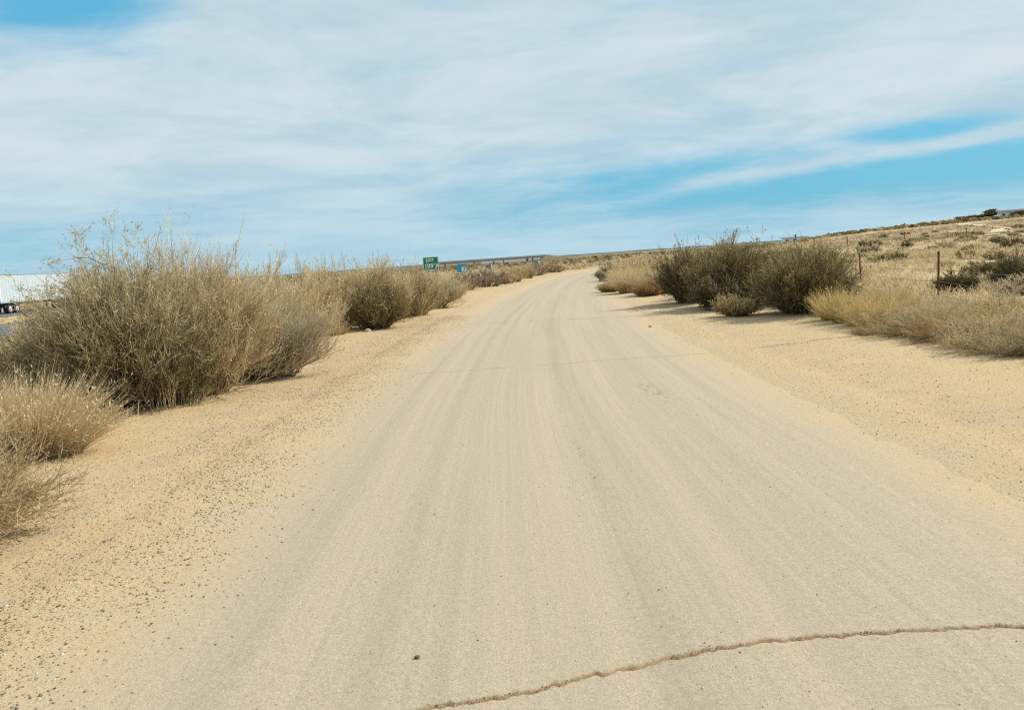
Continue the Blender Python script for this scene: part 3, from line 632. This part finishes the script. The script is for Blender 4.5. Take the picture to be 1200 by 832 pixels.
TWL = ['bush of dry tangled twigs touching the golden grass', 'bush of dry tangled twigs second from the golden grass', 'pale dry tangled bush below the near fence post', 'brown dry bush at the shoulder edge right of the fence post',
       'pale dry bush at the shoulder edge near the right side', 'tawny dry bush at the right edge of the view', 'dry bush just past the right edge of the view']
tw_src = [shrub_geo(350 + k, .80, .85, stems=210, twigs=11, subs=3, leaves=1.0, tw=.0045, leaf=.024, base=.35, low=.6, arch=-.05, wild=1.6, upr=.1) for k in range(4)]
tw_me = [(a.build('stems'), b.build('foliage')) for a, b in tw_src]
for i, (x, y) in enumerate(TW):
    if i < 7: x, y = x - .30, y - .35
    mt = ('yellow', 'tan', 'rust', 'tan', 'tan', 'rust', 'yellow', 'tan')[i % 8]
    near = i < 7
    o = empty('dry_bush', (x, y, Hf(x, y) - .02), i * 1.9, label=TWL[i] if near else {'yellow': 'golden', 'tan': 'tan', 'rust': 'rust tinted'}[mt] + ' dry twiggy bush in the thicket ' + ('beyond' if y > 14.5 else 'left of' if x < 8 else 'right of') + ' the near fence post', cat='bush', group='dry bushes along the right verge')
    s = .95 + .12 * math.sin(i * 2.7); o.scale = (s, s, s * (.80 if near else .72))
    a, b = tw_me[i % 4]
    a = a.copy() if a.materials else a; b = b.copy() if b.materials else b; a.materials.clear(); b.materials.clear()
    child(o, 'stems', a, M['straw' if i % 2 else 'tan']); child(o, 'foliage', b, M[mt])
make_grass('grass_tuft', 5.75, 14.45, 'small rust grass tuft at the end of the grit line on the shoulder', .18, .35, 'rust', 340, blades=420, w=.006, lean=.9)
for i, (x, y, r, h, mt, lb) in enumerate([(11.35, 22.6, .5, .6, 'dark', 'small dark bush just beyond the fence, right of the near post'), (13.4, 23.4, .85, 1.05, 'dark', 'large dark bush beyond the fence at the right edge'),
        (12.2, 21.2, .9, .5, 'tan', 'low grey brown scrub between the two dark bushes beyond the fence'), (15.6, 29.5, .8, .6, 'olive', 'olive bush in the pale field behind the large dark one')]):
    make_shrub('field_bush', x, y, lb, 'bush', h, r, mt, 360 + i, stems=150, twigs=11, subs=2, leaves=2, tw=.009, leaf=.055, base=.5, low=.6)

# --- scrub bushes of the open country: individual copies of six kinds
rngf = np.random.default_rng(77); kinds = []
for k, (mt, h, r) in enumerate((('tan', .75, .8), ('olivetan', .85, .9), ('straw', .6, .75), ('mauve', .8, .85), ('olive', .9, .9), ('dark', .85, .9))):
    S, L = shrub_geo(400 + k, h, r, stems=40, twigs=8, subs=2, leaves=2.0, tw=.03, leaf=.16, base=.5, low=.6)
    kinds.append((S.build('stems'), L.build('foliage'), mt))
zones = [('scrub bush on the hillside field beyond the fence', 'scrub bushes on the right hand field', 115, lambda: ((lambda y: (y * rngf.uniform(.40, .66) + 2, y))(26 + 150 * rngf.random() ** 1.2)), .8),
         ('scrub bush in the flat brush behind the road bend', 'scrub bushes behind the road bend', 95, lambda: ((lambda y: (y * rngf.uniform(-.02, .27), y))(118 + 120 * rngf.random())), 1.25),
         ('scrub bush on the flat between the road and the highway', 'scrub bushes between road and highway', 40, lambda: ((lambda y: (-y * rngf.uniform(.08, .3) - 4, y))(26 + 60 * rngf.random())), 1.1),
         ('scrub bush on the middle field behind the dark shrub row', 'scrub bushes on the middle field', 45, lambda: ((lambda y: (y * rngf.uniform(.17, .42) + 1, y))(42 + 80 * rngf.random())), 1.0)]
for lb, grp, n, f, base_s in zones:
    c = 0
    while c < n:
        x, y = f()
        if abs(x - float(xc(y))) < 5.5 or (x < -16 and y < 60) or (.34 < x / y < .47 and y < 48): continue
        c += 1; ki = int(rngf.choice(6, p=[.29, .2, .22, .07, .14, .08])); a, b, mt = kinds[ki]; far_ = 'near ' if y < 60 else 'far ' if y > 150 else '';  s = base_s * rngf.uniform(.5, 1.35)
        o = empty('scrub_bush', (x, y, Hf(x, y) - .03), rngf.random() * 6.28, label=('tan', 'olive brown', 'straw coloured', 'mauve brown', 'olive green', 'dark green')[ki] + ' ' + lb.replace('the ', 'the ' + far_, 1) if len(lb.split()) < 12 else lb, cat='bush', group=grp); o.scale = (s * rngf.uniform(.9, 1.6), s * rngf.uniform(.9, 1.4), s * rngf.uniform(.7, 1.1))
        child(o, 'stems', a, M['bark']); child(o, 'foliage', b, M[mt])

# --- ground cover nobody could count
def cover(name, n, region, h, w, seed, K=3, lean=.6, band=(0, 1)):
    rng = np.random.default_rng(seed); x, y, s = region(rng, n); N = len(x); g = Geo(); a = rng.random(N) * 6.283
    P0 = np.stack([x, y, H(x, y) - .01], -1); D = nrm(np.stack([np.cos(a) * lean, np.sin(a) * lean, np.ones(N)], -1) + rng.normal(size=(N, 3)) * .15)
    ln = h * s * rng.uniform(.4, 1.2, N); k = np.linspace(0, 1, K)[None, :, None]
    P = P0[:, None] + D[:, None] * ln[:, None, None] * k; P[:, -1, 2] -= ln * .18
    g.ribbons(P, w * s, w * s * .4, band[0] + (band[1] - band[0]) * rng.random(N), rng); return g.build(name)
def tufted(cond, y0, y1, lo, hi, per=14, pw=1.4, side=1):
    def f(rng, n):
        m = n // per; y = y0 + (y1 - y0) * rng.random(m) ** pw; x = lo(y) + (hi(y) - lo(y)) * rng.random(m)
        k = cond(x, y, rng); x, y = x[k], y[k]; s = np.repeat(rng.uniform(.6, 1.3, len(x)) * (1 + y / 60), per)
        x = np.repeat(x, per); y = np.repeat(y, per); sp = .07 * s
        return x + rng.normal(size=len(x)) * sp, y + rng.normal(size=len(x)) * sp, s
    return f
patchy = lambda sc, a, b, sd: (lambda x, y, rng: rng.random(len(x)) < .12 + sstep(fbm(x * sc, y * sc, sd), a, b))
tag(link('field_grass', cover('field_grass', 150000, tufted(patchy(.25, .35, .55, 81), 12, 75, lambda y: np.maximum(xc(y) + 6.5, .24 * y), lambda y: .64 * y + 5), .24, .012, 501), M['straw']), 'short dry straw grass covering the field beyond the fence', 'grass', kind='stuff')
tag(link('field_grass', cover('field_grass', 50000, tufted(patchy(.12, .3, .5, 82), 50, 190, lambda y: np.minimum(xc(y) + 4, .55 * y), lambda y: .64 * y + 5, 8, 1.0), .16, .02, 502), M['tan']), 'distant brown grass on the hill and the middle field', 'grass', kind='stuff')
tag(link('verge_grass', cover('verge_grass', 70000, tufted(patchy(.6, .3, .5, 83), 5, 70, lambda y: xc(y) - 12 - y * .12, lambda y: xc(y) - np.interp(y, [5, 12, 20, 40, 70], [5.0, 5.2, 5.6, 5.3, 6.0]), 12, 1.2), .22, .009, 503), M['straw']), 'dry straw grass growing between the shrubs left of the road', 'grass', kind='stuff')
tag(link('verge_grass', cover('verge_grass', 30000, tufted(patchy(.6, .3, .5, 84), 8, 45, lambda y: xc(y) + np.interp(y, [8, 12, 20, 26, 45], [6.2, 6.0, 5.6, 4.8, 3.8]), lambda y: xc(y) + 9, 12, 1.3), .26, .008, 504), M['tan']), 'dry brown grass between the bushes right of the road', 'grass', kind='stuff')
def litter(rng, n):
    y = 5 + rng.random(n) ** 1.3 * 22; L_ = rng.random(n) < .6
    x = np.where(L_, xc(y) - rng.normal(5.0, .45, n), xc(y) + rng.normal(6.0, .4, n)); return x, y, rng.uniform(.5, 1.2, n)
tag(link('twig_litter', cover('twig_litter', 42000, litter, .07, .0045, 505, lean=3.5), M['tan']), 'fallen twig litter on the sand at the feet of the shrubs', 'litter', kind='stuff')
def far_reg(rng, n):
    m = n // 10; y = 100 + 190 * rng.random(m); x = y * rng.uniform(-.12, .36, m); k = (np.abs(x - xc(y)) > 4.5) & (rng.random(m) < .25 + sstep(fbm(x * .12, y * .12, 88), .35, .6)); x, y = x[k], y[k]
    x = np.repeat(x, 10) ; y = np.repeat(y, 10); return x + rng.normal(size=len(x)) * .35, y + rng.normal(size=len(x)) * .35, rng.uniform(.6, 1.4, len(x))
tag(link('far_brush', cover('far_brush', 70000, far_reg, .85, .07, 507, lean=.8), M['tan']), 'dry brush and grass covering the plain behind the road bend', 'brush', kind='stuff')
tag(link('horizon_brush', cover('horizon_brush', 42000, lambda rng, n: ((lambda y, t: (y * t, y, .8 + 1.0 * rng.random(n)))(210 + 700 * rng.random(n) ** 1.5, rng.uniform(-.62, .62, n))), .75, .75, 506, lean=1.1, band=(0, .6)), M['olivetan']), 'far scrub brush reading as one speckled mass toward the horizon', 'brush', kind='stuff')

# ------------------------------------------------------------------ dirt mound by the bend, path on the hill
def sheet_along(name, pts, width, mat, lift=.03, n=90, kind='structure', seed=1):
    pts = np.array(pts, float); t = np.linspace(0, 1, n); L_ = np.linspace(0, 1, len(pts))
    cx = np.interp(t, L_, pts[:, 0]); cy = np.interp(t, L_, pts[:, 1]); k = np.ones(7) / 7
    cx = np.convolve(np.pad(cx, 3, 'edge'), k, 'valid'); cy = np.convolve(np.pad(cy, 3, 'edge'), k, 'valid')
    tx, ty = np.gradient(cx), np.gradient(cy); l = np.hypot(tx, ty); nx_, ny_ = -ty / l, tx / l
    us = np.linspace(-.5, .5, 9); ww = width * (1 + .3 * (vnoise(t * 14, t * 0, seed) - .5))
    Xg = cx[:, None] + nx_[:, None] * us[None] * ww[:, None]; Yg = cy[:, None] + ny_[:, None] * us[None] * ww[:, None]
    Zg = H(Xg, Yg) + lift; i = (np.arange(n - 1)[:, None] * 9 + np.arange(8)[None]).ravel()
    return tag(link(name, mesh(name, np.stack([Xg, Yg, Zg], -1).reshape(-1, 3), [np.stack([i, i + 1, i + 10, i + 9], -1)], smooth=True), mat), kind=kind)
dirt = mat_flat('pale_dirt', (.60, .48, .33), .95, 0, .15, .6, .1)
asphalt = mat_flat('blue_grey_asphalt', (.13, .145, .16), .85, 0, .2, .8, .3)
sheet_along('path', [(60, 112), (64, 120), (70, 131), (82, 150), (92, 165), (95, 176), (97, 190), (104, 205)], 2.6, dirt, .10, seed=4)
sheet_along('ramp_road', [(-19.2, 0), (-27.5, 41), (-32.5, 66), (-41, 110), (-43, 160), (-38, 230)], 8.2, asphalt, .03, 120, seed=5)
sheet_along('highway', [(-47, 0), (-50.5, 41), (-52.5, 66), (-54.5, 110), (-54, 160), (-49, 230), (-36, 330)], 13, asphalt, .035, 120, seed=6)
white_paint = mat_flat('road_paint', (.75, .74, .70), .8)
sheet_along('road_line', [(-15.7, 0), (-23.9, 41), (-28.9, 66), (-37.4, 110), (-39.4, 160)], .15, white_paint, .045, 120, seed=9)
rock('dirt_mound', 5.85, 53.6, .9, .8, 'low pale dirt mound under the small dark bush at the bend', 12, .38)['category'] = 'mound'
# far low mesa on the horizon
def ridge(name, r, a0, a1, hf, mat):
    n = 160; a = np.radians(np.linspace(a0, a1, n)); h = hf(np.linspace(0, 1, n), np.degrees(a))
    V = []; 
    for q, hh in zip(a, h):
        for rr, z in ((r - 60, -3), (r - 30, hh * .55), (r, hh), (r + 80, hh * .96), (r + 300, -3)): V.append((math.sin(q) * rr, math.cos(q) * rr, z))
    i = (np.arange(n - 1)[:, None] * 5 + np.arange(4)[None]).ravel()
    return tag(link(name, mesh(name, V, [np.stack([i, i + 1, i + 6, i + 5], -1)]), mat), kind='structure')
mesa = mat_flat('far_mesa', (.15, .155, .15), .95, 0, .35, .012, .05)
ridge('hills', 1500, -40, 44, lambda t, a: 2.4 + 2.2 * fbm(a * .9, a * 0, 5) + 2.6 * sstep(a, -5, 1) * (1 - sstep(a, 1.4, 1.9)), mesa)

# ------------------------------------------------------------------ fence
steel = mat_flat('rusty_steel', (.15, .07, .035), .8, .2, .45, 20); wirem = mat_flat('dull_wire', (.22, .19, .16), .6, .6)
galv = mat_flat('galvanised_steel', (.32, .33, .33), .5, .6)
FP = [(7.1, 9.6), (9.27, 19.3), (11.42, 29.0), (13.6, 38.7), (15.9, 48.5), (18.4, 58.4), (21.6, 68.4)]
fn = empty('wire_fence', (FP[0][0], FP[0][1], 0), label='barbed wire fence on rusty steel posts along the right side of the road', cat='fence')
ox, oy = FP[0]
tops = []
for i, (x, y) in enumerate(FP):
    b = Box(); g = Hf(x, y) - (.0, .16, .22, .1, .1, .1, .1)[i]; tilt = Matrix.Rotation(.025 * math.sin(i * 2.1), 3, 'Y')
    b.box((0, 0, .42), (.046, .010, 1.76), tilt); b.box((0, .020, .42), (.009, .036, 1.76), tilt)
    for k in range(24): b.box((0, -.008, .1 + k * .05), (.02, .010, .018), tilt)
    child(fn, 'fence_post', b.build('fence_post'), steel, loc=(x - ox, y - oy, g)); tops.append(g)
for k, hz in enumerate((.35, .65, .92, 1.19)):
    P = []; B = []
    for i in range(len(FP) - 1):
        (x0, y0), (x1, y1) = FP[i], FP[i + 1]
        for q in np.linspace(0, 1, 10, endpoint=False):
            P.append((x0 + (x1 - x0) * q - ox, y0 + (y1 - y0) * q - oy, (tops[i] * (1 - q) + tops[i + 1] * q) + hz - .05 * 4 * q * (1 - q) * (.6 + .3 * k)))
    P = np.array(P); rg = np.random.default_rng(k); g = Geo()
    g.tubes(P[None], .009, .009, np.array([.5]), rg)
    t = np.arange(0, len(P) - 1, .12); j = t.astype(int); f = (t - j)[:, None]; Q = P[j] * (1 - f) + P[j + 1] * f
    d = nrm(rg.normal(size=Q.shape)) * .016; g.ribbons(np.stack([Q - d, Q, Q + d], 1), .003, .003, np.full(len(Q), .5), rg)
    child(fn, 'barbed_wire', g.build('barbed_wire'), wirem)
ff = empty('field_fence', (60, 128, 0), label='far thin line of wooden fence posts crossing the hillside field', cat='fence')
for i in range(9):
    x, y = 40 + i * 6.4, 150 - i * 5.5; b = Box().cyl((0, 0, .62), .07, 1.5, seg=8)
    child(ff, 'fence_post', b.build('fence_post'), steel, loc=(x - 60, y - 128, Hf(x, y)))

# ------------------------------------------------------------------ signs
green = mat_flat('green_sign_paint', (.0, .20, .155), .45, 0, .06); whitem = mat_flat('white_sign_paint', (.78, .80, .78), .5, 0, .04)
palesteel = mat_flat('pale_girder', (.26, .29, .31), .7, .1)
blue = mat_flat('blue_sign_paint', (.05, .28, .52), .45, 0, .05); greym = mat_flat('grey_sign_back', (.22, .24, .25), .5, .3)
def text_mesh(txt, size):
    cu = bpy.data.curves.new('lettering', 'FONT'); cu.body = txt; cu.size = size; cu.align_x = 'CENTER'; cu.align_y = 'CENTER'; cu.extrude = .006; cu.offset = size * .022
    o = bpy.data.objects.new('t', cu); C.collection.objects.link(o); dg = bpy.context.evaluated_depsgraph_get(); dg.update()
    me = bpy.data.meshes.new_from_object(o.evaluated_get(dg)); bpy.data.objects.remove(o); me.materials.clear()
    me.transform(Matrix.Rotation(R(90), 4, 'X')); return me
sx, sy = -9.3, 112; gz = Hf(sx, sy)
es = empty('exit_sign', (sx, sy, gz), R(-5), label='green EXIT 139 highway sign with a white arrow standing above the shrubs', cat='sign')
zc = 1.86 - gz
child(es, 'sign_panel', Box().box((0, 0, zc), (1.95, .05, 1.62)).build('sign_panel', .02), green)
bd = Box()
for c, d in (((0, -.032, zc + .77), (1.86, .012, .05)), ((0, -.032, zc - .77), (1.86, .012, .05)), ((-.935, -.032, zc), (.05, .012, 1.49)), ((.935, -.032, zc), (.05, .012, 1.49))): bd.box(c, d)
child(es, 'border', bd.build('border'), whitem)
child(es, 'lettering', text_mesh('EXIT', .50), whitem, loc=(-.08, -.036, zc + .40))
child(es, 'lettering', text_mesh('139', .76), whitem, loc=(-.24, -.036, zc - .32))
ar = Box(); a45 = R(40)
ar.poly([(.52, 0, zc - .58), (.60, 0, zc - .66), (.80, 0, zc - .34), (.72, 0, zc - .26)], (0, -.012, 0))
ar.poly([(.60, 0, zc - .22), (.88, 0, zc - .06), (.86, 0, zc - .42)], (0, -.013, 0))
child(es, 'arrow', ar.build('arrow'), whitem, loc=(0, -.027, 0))
for s in (-.6, .6): child(es, 'sign_post', Box().box((s, .06, zc / 2 - .1), (.09, .07, zc + .2)).build('sign_post'), galv)
sx, sy = -4.0, 82; gz = Hf(sx, sy)
bs = empty('blue_sign', (sx, sy, gz), R(-12), label='small blue roadside sign with a white panel right of the exit sign', cat='sign')
child(bs, 'sign_panel', Box().box((0, 0, 1.18 - gz), (.95, .04, .72)).build('sign_panel', .01), blue)
child(bs, 'white_panel', Box().box((.2, -.026, 1.08 - gz), (.46, .012, .42)).build('white_panel'), whitem)
child(bs, 'symbol', Box().box((.2, -.036, 1.08 - gz), (.10, .008, .30), Matrix.Rotation(.3, 3, 'Y')).build('symbol'), blue)
child(bs, 'sign_post', Box().box((.0, .045, .5), (.06, .05, 1.7)).build('sign_post'), galv)
child(bs, 'side_marker', Box().box((.60, 0, 1.06 - gz), (.1, .04, .5), Matrix.Rotation(-.3, 3, 'Y')).build('side_marker'), greym)
for (x, y, w_, h_, c_, lb, nm) in ((-1.55, 90, .32, .62, greym, 'narrow dark and white marker on a post in the scrub right of the blue sign', 'road_marker'),
                                   (3.4, 98, .5, .6, greym, 'grey backed sign with a white edge nearest the road bend', 'road_marker')):
    gz = Hf(x, y); o = empty(nm, (x, y, gz), R(-10), label=lb, cat='sign')
    child(o, 'sign_panel', Box().box((0, 0, 1.15 - gz), (w_, .03, h_)).build('sign_panel', .008), c_)
    child(o, 'white_panel', Box().box((w_ * .42, -.02, 1.12 - gz), (w_ * .35, .012, h_ * .8)).build('white_panel'), whitem)
    child(o, 'sign_post', Box().box((0, .03, .4), (.05, .04, 1.5)).build('sign_post'), galv)

# ------------------------------------------------------------------ semi truck on the highway
tw_white = mat_flat('trailer_white', (.50, .56, .59), .35, 0, .05, .6); trub = mat_flat('tyre_rubber', (.025, .025, .027), .8); chrome = mat_flat('polished_wheel', (.75, .77, .78), .3, .5)
dark_m = mat_flat('dark_chassis', (.04, .045, .05), .7); alu = mat_flat('aluminium_rail', (.42, .45, .46), .4, .6); glassm = mat_flat('dark_window', (.03, .04, .05), .12, 0, .05, 1, .8)
tr = empty('semi_truck', (-53.9, 93.5, -.41), R(-1.0), label='white semi truck with a long box trailer on the highway at the left edge', cat='truck')
child(tr, 'trailer_body', Box().box((0, 8.0, 2.62), (2.6, 16.0, 2.86)).build('trailer_body', .03), tw_white)
b = Box().box((0, 8.0, 4.07), (2.63, 16.04, .09)); b.box((0, 8.0, 1.17), (2.63, 16.04, .13))
child(tr, 'rail', b.build('rail'), alu)
b = Box()
for s in (-1, 1):
    b.box((s * 1.31, .06, 2.62), (.035, .16, 2.75)); b.box((s * 1.31, 15.94, 2.62), (.035, .16, 2.75))
child(tr, 'corner_post', b.build('corner_post'), whitem)
b = Box()
for s in (-1, 1):
    for k in range(26): b.box((s * 1.306, .75 + k * .58, 2.62), (.014, .035, 2.68))
child(tr, 'side_rib', b.build('side_rib'), tw_white)
b = Box()
for s in (-.63, .63): b.box((s, -.02, 2.62), (1.2, .04, 2.7))
child(tr, 'rear_door', b.build('rear_door'), tw_white)
b = Box().box((0, 8, 1.0), (1.1, 15, .22)); b.box((0, 2.2, .78), (2.3, 2.6, .28)); b.box((0, .05, .62), (2.4, .12, .12))
for s in (-1, 1): b.box((s * .7, .05, .85), (.1, .1, .5)); b.box((s * .55, 12.4, .62), (.14, .14, .9))
child(tr, 'chassis', b.build('chassis'), dark_m)
for yy in (1.7, 3.0, 15.2, 16.5, 20.9):
    for s in (-1, 1):
        wl = child(tr, 'wheel', Box().cyl((0, 0, 0), .52, .5 if yy < 20 else .3, 'X', 28).build('wheel', .03), trub, loc=(s * 1.0, yy, .52))
        ob = link('rim', Box().cyl((s * .26 if yy < 20 else s * .16, 0, 0), .28, .03, 'X', 20, ).cyl((s * .30 if yy < 20 else s * .2, 0, 0), .12, .1, 'X', 14).build('rim'), chrome, wl)
b = Box(); prof = [(1.2, 17.6, .6), (1.2, 17.6, 3.75), (1.2, 18.6, 3.85), (1.2, 19.9, 3.1), (1.2, 20.2, 2.25), (1.2, 21.6, 2.0), (1.2, 21.9, 1.6), (1.2, 21.9, .6)]
b.poly(prof, (-2.4, 0, 0)); child(tr, 'cab', b.build('cab', .05), tw_white)
child(tr, 'side_window', Box().box((1.205, 19.1, 2.6), (.03, .9, .7)).box((-1.205, 19.1, 2.6), (.03, .9, .7)).build('side_window'), glassm)
child(tr, 'windscreen', Box().box((0, 20.13, 2.7), (2.1, .04, .8), Matrix.Rotation(R(20), 3, 'X')).build('windscreen'), glassm)
child(tr, 'bumper', Box().box((0, 21.98, .55), (2.4, .2, .4)).build('bumper', .04), chrome)
child(tr, 'fuel_tank', Box().cyl((1.0, 18.3, .75), .33, 1.5, 'Y', 18).build('fuel_tank'), chrome)
child(tr, 'fuel_tank', Box().cyl((-1.0, 18.3, .75), .33, 1.5, 'Y', 18).build('fuel_tank'), chrome)

# ------------------------------------------------------------------ far buildings, poles and trees
cream = mat_flat('pale_siding', (.70, .72, .72), .6, 0, .06, .3); roofm = mat_flat('dark_roof', (.09, .10, .11), .8); tealr = mat_flat('teal_roof', (.12, .22, .22), .6)
def house(name, x, y, rz, w_, d_, h_, roofh, wall, roof, label, cat='building', nwin=4):
    o = empty(name, (x, y, Hf(x, y)), rz, label=label, cat=cat)
    child(o, 'wall', Box().box((0, 0, h_ / 2 - .3), (w_, d_, h_ + .6)).build('wall'), wall)
    b = Box(); e = .3
    b.poly([(-w_ / 2 - e, -d_ / 2 - e, h_), (-w_ / 2 - e, 0, h_ + roofh), (-w_ / 2 - e, d_ / 2 + e, h_)], (w_ + 2 * e, 0, 0)); child(o, 'roof', b.build('roof'), roof)
    for k in range(nwin):
        child(o, 'window', Box().box(((k + .5) / nwin * w_ * .9 - w_ * .45, -d_ / 2 - .01, h_ * .58), (w_ / nwin * .35, .06, h_ * .35)).build('window'), glassm)
    child(o, 'door', Box().box((w_ * .02, -d_ / 2 - .012, h_ * .4), (w_ * .03 + .5, .07, h_ * .75)).build('door'), roofm)
    return o
house('warehouse', 13, 560, R(-2), 30, 14, 3.1, .7, cream, roofm, 'long white warehouse low on the horizon left of the road bend', nwin=0)
house('warehouse', -9, 640, R(3), 16, 12, 2.6, .6, cream, roofm, 'smaller white shed on the horizon left of the long warehouse', nwin=0)
house('mobile_home', 136.3, 240, R(-30), 8.5, 4, 1.9, .5, cream, roofm, 'white mobile home on top of the right hand hill', nwin=4)
house('mobile_home', 138, 266, R(-20), 8, 4, 1.9, .4, cream, roofm, 'low dark roofed house on the hill left of the mobile home', nwin=3)
house('mobile_home', 152, 262, R(-35), 9, 4, 2.7, .5, cream, roofm, 'white house at the far right behind the hilltop trees', nwin=3)
house('farm_shed', 190, 590, R(-20), 16, 8, 3.0, .8, cream, roofm, 'small pale shed on the horizon above the large olive shrub', nwin=3)
conc = mat_flat('pale_concrete', (.55, .55, .52), .85, 0, .12, .3, .2)
ov = empty('overpass', (-8, 430, 0), R(1.5), label='long low overpass with a pale parapet on the horizon right of the exit sign', cat='bridge')
child(ov, 'girder', Box().box((0, 0, 2.15), (54, 9, .75)).build('girder'), palesteel)
for s in (-1, 1): child(ov, 'parapet', Box().box((0, s * 4.7, 2.78), (56, .3, .55)).build('parapet'), conc)
for k in range(4): child(ov, 'pier', Box().box((-21 + k * 14, 0, .4), (.6, 6, 2.8)).build('pier'), conc)
for s in (-1, 1): child(ov, 'embankment', Box().poly([(s * 27, 0, 2.7), (s * 60, 0, -1), (s * 22, 0, -1)], (0, 10, 0)).build('embankment'), dirt, loc=(0, -5, 0))
def tree(x, y, h, r, label, seed):
    rng = np.random.default_rng(seed); S = Geo(); P = np.array([[[0, 0, -.2], [.05, 0, h * .25], [.0, .05, h * .5], [.1, 0, h * .85]]]); S.tubes(P, .35, .1, np.array([.3]), rng)
    n = 9; a = rng.random(n) * 6.28; T = np.stack([np.cos(a) * r * .7, np.sin(a) * r * .7, h * rng.uniform(.5, .9, n)], -1)
    B0 = np.tile([[0, 0, h * .3]], (n, 1)); ks = np.linspace(0, 1, 4)[None, :, None]; S.tubes(B0[:, None] * (1 - ks) + T[:, None] * ks, .14, .04, np.full(n, .3), rng)
    L = Geo(); m = 2600; c = rng.integers(0, 16, m); cc = rng.normal(size=(16, 3)) * np.array([r * .5, r * .5, h * .16]) + np.array([0, 0, h * .62])
    Q = cc[c] + rng.normal(size=(m, 3)) * np.array([r * .24, r * .24, h * .10]); Q[:, 2] = np.maximum(Q[:, 2], .15)
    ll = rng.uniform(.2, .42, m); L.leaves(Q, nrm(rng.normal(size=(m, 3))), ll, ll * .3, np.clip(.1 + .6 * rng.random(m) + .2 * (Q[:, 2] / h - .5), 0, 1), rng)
    o = empty('tree', (x, y, Hf(x, y)), label=label, cat='tree'); child(o, 'trunk', S.build('trunk'), M['bark']); child(o, 'crown', L.build('crown'), M['dark'])
tree(131.8, 245, 2.6, 2.0, 'dark spreading tree at the left end of the hilltop mobile home', 601)
tree(135.2, 236, 1.5, 2.4, 'low dark tree in front of the hilltop mobile home', 602)
tree(142.5, 243, 2.8, 2.6, 'dark tree at the right end of the hilltop mobile home', 603)
tree(129.5, 249, 1.9, 2.8, 'grey green low tree left of the hilltop homes', 604)
polem = mat_flat('pole_wood', (.10, .085, .07), .9)
for k, (x, y, h, lb) in enumerate(((142, 440, 8.2, 'utility pole on the horizon above the large olive shrub'), (172, 478, 8.6, 'utility pole on the horizon just left of the far fence post'))):
    o = empty('utility_pole', (x, y, Hf(x, y)), R(-20), label=lb, cat='pole')
    h = 1.65 - Hf(x, y) + 3.0
    child(o, 'mast', Box().cyl((0, 0, h / 2), .32, h, seg=10, r2=.24).build('mast'), polem); child(o, 'crossarm', Box().box((0, 0, h - .7), (2.0, .2, .25)).build('crossarm'), polem)
